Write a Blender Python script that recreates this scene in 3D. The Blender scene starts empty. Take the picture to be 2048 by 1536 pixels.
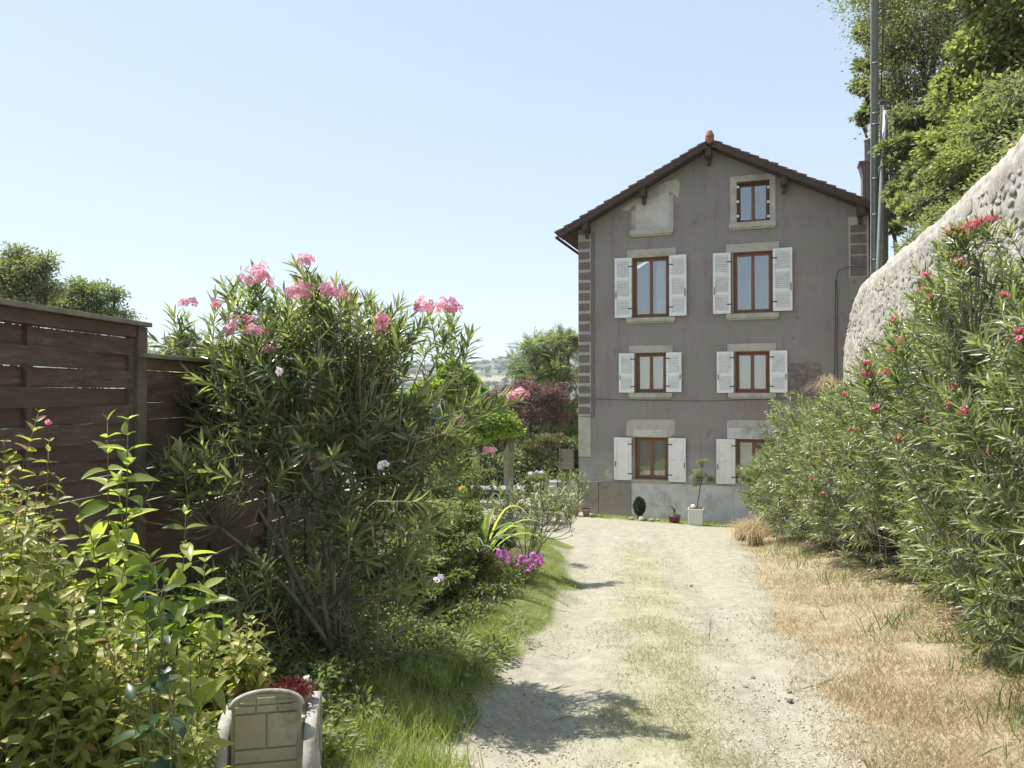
import bpy, bmesh, math, random
import numpy as np
from mathutils import Vector, Matrix, noise
from mathutils.geometry import tessellate_polygon

sc = bpy.context.scene
COL = sc.collection
rng = np.random.default_rng(7)
random.seed(7)
R = math.radians

# ------------------------------------------------------------ camera, sky, sun
PITCH = R(0.84)
FPX = 1500.0
cam_d = bpy.data.cameras.new('camera')
cam = bpy.data.objects.new('camera', cam_d)
COL.objects.link(cam)
cam.location = (0, 0, 1.6)
cam.rotation_euler = (math.pi / 2 + PITCH, 0, 0)
cam_d.sensor_width = 36
cam_d.lens = FPX / 2048 * 36
cam_d.clip_end = 9000
sc.camera = cam
SUN_EL, SUN_AZ = R(63), R(-68)
world = bpy.data.worlds.new('World')
sc.world = world
world.use_nodes = True
wn = world.node_tree
sky = wn.nodes.new('ShaderNodeTexSky')
sky.sky_type = 'NISHITA'
sky.sun_disc = False
sky.sun_elevation = SUN_EL
sky.sun_rotation = SUN_AZ
sky.altitude = 200
sky.air_density = 1.0
sky.dust_density = 0.3
sky.ozone_density = 1.6
hsv = wn.nodes.new('ShaderNodeHueSaturation')
hsv.inputs['Saturation'].default_value = 1.18
gam = wn.nodes.new('ShaderNodeGamma')
gam.inputs['Gamma'].default_value = 0.4
hsv.inputs['Value'].default_value = 2.1
wn.links.new(sky.outputs[0], gam.inputs['Color'])
wn.links.new(gam.outputs[0], hsv.inputs['Color'])
wn.links.new(hsv.outputs[0], wn.nodes['Background'].inputs[0])
wn.nodes['Background'].inputs[1].default_value = 0.125
sun_dir = Vector((math.sin(SUN_AZ) * math.cos(SUN_EL), math.cos(SUN_AZ) * math.cos(SUN_EL), math.sin(SUN_EL)))
sun_d = bpy.data.lights.new('sun', 'SUN')
sun_d.energy = 3.6
sun_d.angle = R(0.53)
sun_d.color = (1.0, 0.95, 0.86)
sun = bpy.data.objects.new('sun', sun_d)
sun.rotation_euler = sun_dir.to_track_quat('Z', 'Y').to_euler()
sun.location = (-20, 10, 30)
COL.objects.link(sun)
vs = sc.view_settings
vs.view_transform = 'Standard'
vs.look = 'None'
vs.exposure = 1.08
vs.gamma = 1
vs.use_curve_mapping = False
sc.cycles.max_bounces = 8
sc.cycles.diffuse_bounces = 4
sc.cycles.transparent_max_bounces = 8
sc.cycles.sample_clamp_indirect = 6
sc.cycles.use_denoising = True
sc.cycles.caustics_reflective = False
sc.cycles.caustics_refractive = False


# ------------------------------------------------------------ placing helpers
def P(px, py, Y):
    """the world point seen at photograph pixel (px, py) at depth Y"""
    u, v = (px - 1024) / FPX, (768 - py) / FPX
    y = math.cos(PITCH) - v * math.sin(PITCH)
    z = math.sin(PITCH) + v * math.cos(PITCH)
    k = Y / y
    return Vector((u * k, Y, 1.6 + z * k))


def ss(a, b, x):
    t = np.clip((np.asarray(x, float) - a) / (b - a), 0, 1)
    return t * t * (3 - 2 * t)


def XL(y):
    return np.interp(y, [0, 3, 5, 6.7, 9, 14, 17.5, 19.5, 21], [-1.1, -.85, -.25, .2, .75, 1.15, .9, -.2, -6])


def XR(y):
    return np.interp(y, [0, 3, 4.2, 5.1, 6.5, 9, 14.4, 20], [1.7, 1.85, 2.06, 2.25, 2.5, 3.0, 4.45, 6])


def XH(y):
    return np.interp(y, [0, 3, 4.9, 6.4, 8.1, 16.3, 22], [2.9, 3.1, 3.35, 3.6, 3.95, 5.1, 6.3])


def XC(y):
    return np.interp(y, [0, 4.2, 6.5, 11, 16, 30], [.7, .86, 1.24, 1.95, 2.6, 4])


def XF(y):
    return -2.8 + .105 * np.asarray(y, float)


def G(x, y):
    x = np.asarray(x, float)
    y = np.asarray(y, float)
    g = np.interp(y, [-40, 0, 23, 40, 120, 400, 3000], [2.5, 0, -2.2, -2.6, -9, -14, -14])
    t = 1 - ss(XF(y) + .25, XL(y) - .9, x)
    g = g + t * (.06 - g) * (1 - ss(7.5, 14, y)) * (x < XL(y))
    g = g + .12 * (1 - ss(XL(y) - .55, XL(y) + .05, x)) * (1 - ss(15, 19, y)) * (x < XL(y) + .1)
    g = g + np.clip(.05 * (4.2 - x), -.1, .25) * ss(15, 20, y) * (1 - ss(60, 100, y))
    g = g + .28 * ss(XR(y) + .2, XH(y) + 1.0, x) * (1 - ss(18, 21, y))
    # wheel tracks
    for off in (-.75, .75):
        g = g - .03 * np.exp(-((x - XC(y) - off) / .22) ** 2) * (1 - ss(17, 20, y))
    return g


def gp(px, Y, dz=0.0):
    """ground point at pixel column px, depth Y"""
    x = (px - 1024) / FPX * Y
    return Vector((x, Y, float(G(x, Y)) + dz))


# ------------------------------------------------------------ mesh helpers
def tag(o, label=None, cat=None, group=None, kind=None):
    if label:
        o['label'] = label
    if cat:
        o['category'] = cat
    if group:
        o['group'] = group
    if kind:
        o['kind'] = kind
    return o


def empty(name, loc, label=None, cat=None, group=None):
    o = bpy.data.objects.new(name, None)
    o.empty_display_size = .2
    o.location = loc
    COL.objects.link(o)
    return tag(o, label, cat, group)


def origin(o):
    v = Vector(o.location)
    while o.parent:
        o = o.parent
        v = v + Vector(o.location)
    return v


def link(name, me, parent=None, mats=None, kind=None, loc=None):
    o = bpy.data.objects.new(name, me)
    if mats is not None and not me.materials:
        for m in (mats if isinstance(mats, (list, tuple)) else [mats]):
            me.materials.append(m)
    if parent:
        o.parent = parent
    if loc is not None:
        o.location = loc
    if kind:
        o['kind'] = kind
    COL.objects.link(o)
    return o


def np_mesh(name, verts, faces_flat, nper, attr=None, smooth=False, mat_idx=None):
    """verts (N,3), faces_flat flat vertex indices, nper: scalar or array of face sizes"""
    me = bpy.data.meshes.new(name)
    verts = np.ascontiguousarray(verts, dtype=np.float32)
    faces_flat = np.ascontiguousarray(faces_flat, dtype=np.int32).ravel()
    if np.isscalar(nper):
        nf = len(faces_flat) // nper
        starts = np.arange(nf, dtype=np.int32) * nper
        tot = np.full(nf, nper, dtype=np.int32)
    else:
        tot = np.asarray(nper, dtype=np.int32)
        nf = len(tot)
        starts = np.concatenate([[0], np.cumsum(tot)[:-1]]).astype(np.int32)
    me.vertices.add(len(verts))
    me.vertices.foreach_set('co', verts.ravel())
    me.loops.add(len(faces_flat))
    me.loops.foreach_set('vertex_index', faces_flat)
    me.polygons.add(nf)
    me.polygons.foreach_set('loop_start', starts)
    me.polygons.foreach_set('loop_total', tot)
    if smooth:
        me.polygons.foreach_set('use_smooth', np.ones(nf, dtype=bool))
    if mat_idx is not None:
        me.polygons.foreach_set('material_index', np.asarray(mat_idx, dtype=np.int32))
    me.update(calc_edges=True)
    if attr is not None:
        for k, v in attr.items():
            a = me.attributes.new(k, 'FLOAT', 'POINT')
            a.data.foreach_set('value', np.asarray(v, dtype=np.float32))
    return me


class MB:
    def __init__(s):
        s.v, s.f, s.sm = [], [], []

    def add(s, vs, fs, smooth=False):
        b = len(s.v)
        s.v += [tuple(q) for q in vs]
        for f in fs:
            s.f.append(tuple(b + i for i in f))
            s.sm.append(smooth)
        return s

    def box(s, x0, x1, y0, y1, z0, z1, M=None):
        vs = [Vector((x, y, z)) for z in (z0, z1) for y in (y0, y1) for x in (x0, x1)]
        if M is not None:
            vs = [M @ q for q in vs]
        return s.add(vs, [(0, 2, 3, 1), (4, 5, 7, 6), (0, 1, 5, 4), (2, 6, 7, 3), (0, 4, 6, 2), (1, 3, 7, 5)])

    def prism(s, pts, d0, d1, M):
        """polygon pts (a,b) extruded along third axis; M maps (a, d, b)"""
        n = len(pts)
        vs = [M @ Vector((a, d0, b)) for a, b in pts] + [M @ Vector((a, d1, b)) for a, b in pts]
        tri = tessellate_polygon([[Vector((a, b, 0)) for a, b in pts]])
        fs = [tuple(t) for t in tri] + [tuple(n + i for i in reversed(t)) for t in tri]
        fs += [(i, (i + 1) % n, n + (i + 1) % n, n + i) for i in range(n)]
        return s.add(vs, fs)

    def tube(s, pts, rad, n=6, cap=True, smooth=True):
        pts = [Vector(p) for p in pts]
        if not hasattr(rad, '__len__'):
            rad = [rad] * len(pts)
        vs = []
        for i, p in enumerate(pts):
            d = (pts[min(i + 1, len(pts) - 1)] - pts[max(i - 1, 0)])
            d = d.normalized() if d.length > 1e-9 else Vector((0, 0, 1))
            a = d.cross(Vector((0.3, 1, 0.1)) if abs(d.y) < .9 else Vector((1, 0, 0))).normalized()
            b = d.cross(a)
            for k in range(n):
                t = 2 * math.pi * k / n
                vs.append(p + (a * math.cos(t) + b * math.sin(t)) * rad[i])
        fs = [(i * n + k, i * n + (k + 1) % n, (i + 1) * n + (k + 1) % n, (i + 1) * n + k) for i in range(len(pts) - 1) for k in range(n)]
        s.add(vs, fs, smooth)
        if cap:
            m = len(pts) - 1
            b0 = len(s.v) - len(vs)
            s.f.append(tuple(b0 + k for k in reversed(range(n))))
            s.sm.append(False)
            s.f.append(tuple(b0 + m * n + k for k in range(n)))
            s.sm.append(False)
        return s

    def lathe(s, prof, n=20, M=None, smooth=True):
        vs = []
        for r, z in prof:
            for k in range(n):
                t = 2 * math.pi * k / n
                q = Vector((r * math.cos(t), r * math.sin(t), z))
                vs.append(M @ q if M is not None else q)
        fs = [(i * n + k, i * n + (k + 1) % n, (i + 1) * n + (k + 1) % n, (i + 1) * n + k) for i in range(len(prof) - 1) for k in range(n)]
        fs += [tuple(reversed(range(n))), tuple((len(prof) - 1) * n + k for k in range(n))]
        return s.add(vs, fs, smooth)

    def build(s, name, mat, parent=None, loc=None, kind=None, bevel=0):
        off = Vector(loc) if loc is not None else (origin(parent) if parent else Vector((0, 0, 0)))
        me = bpy.data.meshes.new(name)
        me.from_pydata([(x - off.x, y - off.y, z - off.z) for x, y, z in s.v], [], s.f)
        me.polygons.foreach_set('use_smooth', s.sm)
        me.update()
        if bevel:
            bm = bmesh.new()
            bm.from_mesh(me)
            bmesh.ops.remove_doubles(bm, verts=bm.verts, dist=1e-5)
            bmesh.ops.recalc_face_normals(bm, faces=bm.faces)
            bmesh.ops.bevel(bm, geom=list(bm.edges), offset=bevel, segments=2, affect='EDGES', profile=.6)
            bm.to_mesh(me)
            bm.free()
        return link(name, me, parent, mat, kind, loc if not parent else None)


# ------------------------------------------------------------ materials
def new_mat(name):
    m = bpy.data.materials.new(name)
    m.use_nodes = True
    nt = m.node_tree
    return m, nt, nt.nodes['Principled BSDF'], nt.nodes['Material Output']


def nd(nt, typ, **kw):
    n = nt.nodes.new(typ)
    for k, v in kw.items():
        if k.startswith('i_'):
            n.inputs[k[2:].replace('_', ' ')].default_value = v
        else:
            setattr(n, k, v)
    return n


def c4(c):
    return (*c, 1) if len(c) == 3 else c


def ramp(nt, fac, stops):
    r = nt.nodes.new('ShaderNodeValToRGB')
    e = r.color_ramp.elements
    while len(e) < len(stops):
        e.new(.5)
    for q, (p, c) in zip(e, stops):
        q.position = p
        q.color = c4(c)
    nt.links.new(fac, r.inputs[0])
    return r.outputs[0]


def mixc(nt, fac, a, b, mode='MIX'):
    m = nt.nodes.new('ShaderNodeMix')
    m.data_type = 'RGBA'
    m.blend_type = mode
    for sock, v in ((m.inputs[0], fac), (m.inputs[6], a), (m.inputs[7], b)):
        if hasattr(v, 'links') or isinstance(v, bpy.types.NodeSocket):
            nt.links.new(v, sock)
        elif isinstance(v, (int, float)):
            sock.default_value = v
        else:
            sock.default_value = c4(v)
    return m.outputs[2]


def noise_n(nt, scale, detail=4, rough=.55, vec=None, dist=0.0):
    n = nd(nt, 'ShaderNodeTexNoise')
    n.inputs['Scale'].default_value = scale
    n.inputs['Detail'].default_value = detail
    n.inputs['Roughness'].default_value = rough
    n.inputs['Distortion'].default_value = dist
    if vec is None:
        g = nt.nodes.new('ShaderNodeNewGeometry')
        vec = g.outputs['Position']
    nt.links.new(vec, n.inputs['Vector'])
    return n.outputs['Fac']


def bump(nt, bsdf, h, strength=.4, dist=.01):
    b = nt.nodes.new('ShaderNodeBump')
    b.inputs['Strength'].default_value = strength
    b.inputs['Distance'].default_value = dist
    nt.links.new(h, b.inputs['Height'])
    nt.links.new(b.outputs[0], bsdf.inputs['Normal'])


def rough_mat(name, c1, c2, scale=6, rough=.85, c3=None, scale2=1.2, bmp=.3, bdist=.004, detail=6, metallic=0):
    m, nt, b, out = new_mat(name)
    f = noise_n(nt, scale, detail, .62)
    col = ramp(nt, f, [(.3, c1), (.7, c2)])
    if c3 is not None:
        f2 = noise_n(nt, scale2, 5, .65)
        k = ramp(nt, f2, [(.52, (0, 0, 0)), (.68, (1, 1, 1))])
        col = mixc(nt, k, col, c3)
    nt.links.new(col, b.inputs['Base Color'])
    b.inputs['Roughness'].default_value = rough
    b.inputs['Metallic'].default_value = metallic
    if bmp:
        bump(nt, b, noise_n(nt, scale * 6, 5, .6), bmp, bdist)
    return m


def leaf_mat(name, c1, c2, trans=.35, rough=.45, tc=None, tip=None, spec=.4):
    """leaf colour varies leaf by leaf (attribute on merged leaves, object random on single ones)"""
    m, nt, b, out = new_mat(name)
    at = nd(nt, 'ShaderNodeAttribute', attribute_name='rnd')
    oi = nt.nodes.new('ShaderNodeObjectInfo')
    s = nd(nt, 'ShaderNodeMath', operation='ADD')
    nt.links.new(at.outputs['Fac'], s.inputs[0])
    nt.links.new(oi.outputs['Random'], s.inputs[1])
    fr = nd(nt, 'ShaderNodeMath', operation='FRACT')
    nt.links.new(s.outputs[0], fr.inputs[0])
    stops = [(.05, c1), (.9, c2)]
    if tip is not None:
        stops += [(.94, tip)]
    col = ramp(nt, fr.outputs[0], stops)
    nt.links.new(col, b.inputs['Base Color'])
    b.inputs['Roughness'].default_value = rough
    b.inputs['Specular IOR Level'].default_value = spec
    t = nt.nodes.new('ShaderNodeBsdfTranslucent')
    tcol = mixc(nt, 1.0, col, tc or (1.5, 1.7, .7), 'MULTIPLY')
    nt.links.new(tcol, t.inputs['Color'])
    mx = nt.nodes.new('ShaderNodeMixShader')
    mx.inputs[0].default_value = trans
    nt.links.new(b.outputs[0], mx.inputs[1])
    nt.links.new(t.outputs[0], mx.inputs[2])
    nt.links.new(mx.outputs[0], out.inputs['Surface'])
    return m


M = {}
M['oleander'] = leaf_mat('oleander_leaf', (.07, .105, .045), (.38, .40, .215), .4, .3, tip=(.4, .4, .22), spec=.7)
M['oleander_grey'] = leaf_mat('oleander_leaf_dusty', (.075, .105, .045), (.38, .39, .235), .38, .3, tip=(.42, .4, .25), spec=.7)
M['weigela'] = leaf_mat('weigela_leaf', (.17, .23, .06), (.46, .49, .16), .55, .35, tip=(.5, .48, .16))
M['yellowleaf'] = leaf_mat('yellow_green_leaf', (.18, .21, .06), (.54, .52, .2), .52, .38, tip=(.4, .25, .12))
M['darkleaf'] = leaf_mat('dark_broad_leaf', (.03, .055, .022), (.07, .11, .04), .15, .35)
M['smallleaf'] = leaf_mat('small_dark_leaf', (.08, .11, .04), (.34, .37, .17), .4, .5, tip=(.24, .27, .1))
M['limeleaf'] = leaf_mat('lime_vine_leaf', (.22, .29, .07), (.38, .44, .13), .46, .45)
M['treegrey'] = leaf_mat('grey_green_tree_leaf', (.13, .145, .085), (.4, .4, .28), .42, .55, tip=(.25, .25, .17))
M['treelime'] = leaf_mat('yellow_green_tree_leaf', (.13, .16, .065), (.42, .42, .23), .42, .5)
M['treegreen'] = leaf_mat('green_tree_leaf', (.09, .125, .06), (.34, .36, .21), .4, .5)
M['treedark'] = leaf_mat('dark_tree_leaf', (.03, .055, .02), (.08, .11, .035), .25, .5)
M['plum'] = leaf_mat('purple_plum_leaf', (.1, .065, .065), (.28, .2, .19), .3, .5, (1.5, .9, .8), tip=(.26, .2, .18))
M['hilltree'] = leaf_mat('hill_tree_leaf', (.04, .065, .03), (.08, .11, .05), .1, .8)
M['olive'] = leaf_mat('olive_brown_leaf', (.11, .11, .045), (.22, .2, .1), .3, .5, tip=(.33, .26, .16))
M['grass'] = leaf_mat('green_grass_blade', (.17, .23, .06), (.44, .46, .19), .42, .5, tip=(.5, .47, .25))
M['grassdark'] = leaf_mat('dark_grass_blade', (.1, .14, .04), (.23, .26, .1), .38, .5, tip=(.42, .39, .2))
M['straw'] = leaf_mat('straw_blade', (.42, .34, .22), (.6, .51, .35), .3, .6, (1.2, 1.1, .8))
M['strawpale'] = leaf_mat('pale_straw_blade', (.39, .385, .25), (.59, .56, .4), .3, .6, (1.2, 1.1, .8), tip=(.3, .36, .14))
M['pampas'] = leaf_mat('dry_fountain_grass_blade', (.42, .33, .2), (.68, .58, .42), .3, .6, (1.2, 1.1, .8))
M['sedum'] = leaf_mat('dark_red_succulent_leaf', (.12, .02, .02), (.25, .06, .045), .15, .4, (1.2, .8, .8))
M['cardoon'] = leaf_mat('silvery_arching_leaf', (.13, .18, .09), (.22, .27, .14), .25, .45)
M['petalpink'] = leaf_mat('pink_petal', (.72, .30, .42), (.9, .52, .62), .35, .6, (1.05, .95, .95))
M['petalred'] = leaf_mat('rose_red_petal', (.68, .11, .2), (.85, .3, .4), .3, .6, (1.05, .9, .9))
M['petalpurple'] = leaf_mat('magenta_petal', (.5, .13, .45), (.75, .3, .7), .3, .6, (1.05, .95, 1))
M['petallilac'] = leaf_mat('lilac_petal', (.65, .55, .75), (.85, .78, .88), .3, .6, (1, 1, 1))
M['petalyellow'] = leaf_mat('yellow_petal', (.8, .62, .04), (.9, .75, .1), .3, .6, (1, 1, .8))
M['bud'] = rough_mat('dry_seed_pod', (.2, .07, .04), (.32, .14, .07), 40, .7, bmp=0)
M['stem'] = rough_mat('oleander_stem_bark', (.25, .23, .18), (.4, .37, .3), 9, .8, c3=(.17, .18, .11), bmp=.3)
M['greenstem'] = rough_mat('green_stem', (.1, .12, .05), (.18, .18, .08), 9, .6, bmp=0)
M['bark'] = rough_mat('tree_bark', (.07, .055, .04), (.16, .13, .1), 7, .95, bmp=.8, bdist=.02)
M['petalwhite'] = leaf_mat('white_pink_petal', (.8, .7, .72), (.9, .85, .85), .3, .6, (1, 1, 1))

# ------------------------------------------------------------ leaves
def leaf_tpl(L, W, st, droop=.25, fold=.25, prof=None, wave=0.0):
    """leaf along +Y from origin; st = number of cross sections between base and tip"""
    vs = [(0, 0, 0)]
    for i in range(1, st + 1):
        t = i / (st + 1)
        w = W * .5 * (prof(t) if prof else math.sin(math.pi * t ** .85))
        z = -droop * L * t * t
        y = L * (t - .18 * droop * t * t)
        zz = z + wave * L * math.sin(9 * t)
        vs += [(-w, y, z + fold * w + wave * w), (0, y, z - fold * w * .6), (w, y, zz + fold * w)]
    vs.append((0, L * (1 - .18 * droop), -droop * L))
    f = [(0, 2, 1), (0, 3, 2)]
    for i in range(st - 1):
        a = 1 + 3 * i
        f += [(a, a + 1, a + 4), (a, a + 4, a + 3), (a + 1, a + 2, a + 5), (a + 1, a + 5, a + 4)]
    a = 1 + 3 * (st - 1)
    n = len(vs) - 1
    f += [(a, a + 1, n), (a + 1, a + 2, n)]
    return np.array(vs, np.float32), np.array(f, np.int32)


def diamond_tpl(L, W):
    vs = [(0, 0, 0), (-W / 2, L * .45, W * .18), (W / 2, L * .45, W * .18), (0, L, -L * .15), (0, L * .5, -W * .05)]
    return np.array(vs, np.float32), np.array([(0, 4, 1), (0, 2, 4), (1, 4, 3), (4, 2, 3)], np.int32)


def compound_tpl(L, n, l, w):
    vs, f = [], []
    def q(base, d, ll, ww):
        b = len(vs)
        d = Vector(d).normalized()
        sd = Vector((-d.y, d.x, 0))
        base = Vector(base)
        for p in (base, base + d * ll * .5 + sd * ww * .5, base + d * ll * .5 - sd * ww * .5, base + d * ll + Vector((0, 0, -ll * .35))):
            vs.append(tuple(p))
        f.extend([(b, b + 1, b + 2), (b + 1, b + 3, b + 2)])
    for i in range(n):
        t = .2 + .8 * i / n
        z = -.3 * L * t * t
        for sgn in (-1, 1):
            q((0, L * t, z), (sgn, .35, -.15), l * (1.1 - .5 * t), w)
    q((0, L, -.3 * L), (0, 1, -.4), l * .7, w)
    return np.array(vs, np.float32), np.array(f, np.int32)


def frames(dirs, ups):
    y = dirs / (np.linalg.norm(dirs, axis=1, keepdims=True) + 1e-9)
    x = np.cross(y, ups)
    nx = np.linalg.norm(x, axis=1, keepdims=True)
    bad = nx[:, 0] < 1e-4
    x[bad] = np.cross(y[bad], np.array([1., .3, .1]))
    x /= np.linalg.norm(x, axis=1, keepdims=True)
    z = np.cross(x, y)
    return x, y, z


def inst_np(tpl, pos, dirs, ups, scl):
    v, f = tpl
    x, y, z = frames(dirs, ups)
    n, k = len(pos), len(v)
    s = scl[:, None, None]
    V = (x[:, None, :] * v[None, :, 0:1] + y[:, None, :] * v[None, :, 1:2] + z[:, None, :] * v[None, :, 2:3]) * s + pos[:, None, :]
    F = f[None, :, :] + (np.arange(n) * k)[:, None, None]
    return V.reshape(-1, 3), F.reshape(-1, f.shape[1])


CAMP = np.array([0, 0, 1.6])


def leaves_mass(name, tpl, pos, dirs, ups, scl, mat, parent, seed=0):
    off = np.array(origin(parent)) if parent else np.zeros(3)
    V, F = inst_np(tpl, pos - off, dirs, ups, scl)
    r = np.random.default_rng(seed + len(pos)).random(len(pos))
    me = np_mesh(name, V, F, F.shape[1], {'rnd': np.repeat(r, len(tpl[0]))})
    return link(name, me, parent, mat, 'stuff')


def leaves_parts(name, tpl, pos, dirs, ups, scl, mat, parent):
    off = np.array(origin(parent))
    me = np_mesh(name, tpl[0], tpl[1], tpl[1].shape[1], {'rnd': np.zeros(len(tpl[0]))})
    me.materials.append(mat)
    x, y, z = frames(dirs, ups)
    for i in range(len(pos)):
        s = scl[i]
        p = pos[i] - off
        o = bpy.data.objects.new(name, me)
        o.parent = parent
        o.matrix_basis = Matrix(((x[i][0] * s, y[i][0] * s, z[i][0] * s, p[0]), (x[i][1] * s, y[i][1] * s, z[i][1] * s, p[1]),
                                 (x[i][2] * s, y[i][2] * s, z[i][2] * s, p[2]), (0, 0, 0, 1)))
        COL.objects.link(o)


def leaves_split(tpl_hi, tpl_lo, pos, dirs, ups, scl, mat, parent, nparts=300, name='leaf'):
    """the nparts leaves nearest the camera (and outermost) as parts, the rest one mass"""
    if nparts and len(pos) > nparts:
        d = np.linalg.norm(pos - CAMP, axis=1) / scl
        inside = np.abs(pos[:, 0] / pos[:, 1]) < .68
        d = np.where(inside, d, d + 50)
        idx = np.argpartition(d, nparts)[:nparts]
        m = np.zeros(len(pos), bool)
        m[idx] = True
    else:
        m = np.ones(len(pos), bool) if nparts else np.zeros(len(pos), bool)
    if m.any():
        leaves_parts(name, tpl_hi, pos[m], dirs[m], ups[m], scl[m], mat, parent)
    if (~m).any():
        leaves_mass('foliage', tpl_lo, pos[~m], dirs[~m], ups[~m], scl[~m], mat, parent)


def shoot_leaves(tips, dirs, lens, r, whorls=9, per=3, L=.14, spread=(20, 80), jit=.15, bare=0.0):
    """leaves in whorls along each shoot; returns pos, dir, up, scale"""
    n = len(tips)
    t = (np.arange(whorls) + .5) / whorls
    t = bare + (1 - bare) * t
    d = dirs / np.linalg.norm(dirs, axis=1, keepdims=True)
    a = np.cross(d, np.array([.31, .22, .9]))
    a /= np.linalg.norm(a, axis=1, keepdims=True)
    b = np.cross(d, a)
    T = np.repeat(t[None], n, 0) + r.normal(0, .02, (n, whorls))
    base = tips - d * lens[:, None]
    pos = base[:, None] + d[:, None] * (lens[:, None] * T)[..., None]
    ang = np.radians(spread[1] + (spread[0] - spread[1]) * T)
    rot = (np.arange(whorls) * (math.pi / per))[None] + r.random((n, 1)) * 6.28
    out = []
    for k in range(per):
        th = rot + 2 * math.pi * k / per + r.normal(0, .25, rot.shape)
        rad = a[:, None] * np.cos(th)[..., None] + b[:, None] * np.sin(th)[..., None]
        an = ang + r.normal(0, jit, ang.shape)
        ld = d[:, None] * np.cos(an)[..., None] + rad * np.sin(an)[..., None]
        up = d[:, None] * np.sin(an)[..., None] - rad * np.cos(an)[..., None]
        up = up + r.normal(0, .25, up.shape)
        sc_ = (.55 + .6 * np.sin(np.pi * np.clip(T * .75 + .1, 0, 1))) * r.uniform(.75, 1.15, T.shape)
        out.append((pos.reshape(-1, 3), ld.reshape(-1, 3), up.reshape(-1, 3), sc_.ravel()))
    return [np.concatenate([o[i] for o in out]) for i in range(4)]


TPL_OL_HI = leaf_tpl(.135, .021, 4, .16, .35)
TPL_OL_LO = leaf_tpl(.135, .022, 2, .16, .3)
TPL_WE_HI = leaf_tpl(.115, .046, 5, .38, .32, prof=lambda t: math.sin(math.pi * t ** .8) ** .9, wave=.012)
TPL_WE_LO = leaf_tpl(.115, .046, 3, .38, .3)
TPL_BIG = leaf_tpl(.2, .09, 6, .35, .2, prof=lambda t: math.sin(math.pi * t ** .75) ** .8)
TPL_SM = diamond_tpl(.055, .026)


def petal_tpl():
    vs, f = [], []
    for k in range(5):
        t = 2 * math.pi * k / 5
        u = Vector((math.cos(t), math.sin(t), 0))
        w = Vector((-u.y, u.x, 0))
        b = len(vs)
        for p in (u * .003, u * .014 + w * .009 + Vector((0, 0, .006)), u * .014 - w * .009 + Vector((0, 0, .006)), u * .024 + w * .008 + Vector((0, 0, .005)), u * .023 - w * .009 + Vector((0, 0, .002))):
            vs.append(tuple(p))
        f += [(b, b + 1, b + 2), (b + 1, b + 3, b + 4), (b + 1, b + 4, b + 2)]
    v = np.array(vs, np.float32)
    return v[:, [0, 2, 1]], np.array(f, np.int32)


PETAL = petal_tpl()


def flower_cluster(parent, centre, rad, n, mat, r, name='flower_cluster', fs=1.0):
    c = np.array(centre)
    off = np.array(origin(parent))
    d = r.normal(0, 1, (n, 3))
    d[:, 2] = np.abs(d[:, 2]) * .8 + .1 * d[:, 2]
    d /= np.linalg.norm(d, axis=1, keepdims=True)
    pos = c + d * rad * r.uniform(.45, 1, (n, 1)) - off
    V, F = inst_np(PETAL, pos, d + r.normal(0, .35, d.shape), r.normal(0, 1, d.shape), np.full(n, fs) * r.uniform(.8, 1.2, n))
    me = np_mesh(name, V, F, 3, {'rnd': np.repeat(r.random(n), len(PETAL[0]))})
    o = link(name, me, parent, mat)
    return o


def curve_pts(a, b, sag, n=5, side=None):
    a, b = Vector(a), Vector(b)
    m = (a + b) / 2 + Vector(sag)
    return [a * (1 - t) ** 2 + m * 2 * t * (1 - t) + b * t * t for t in [i / n for i in range(n + 1)]]


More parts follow.
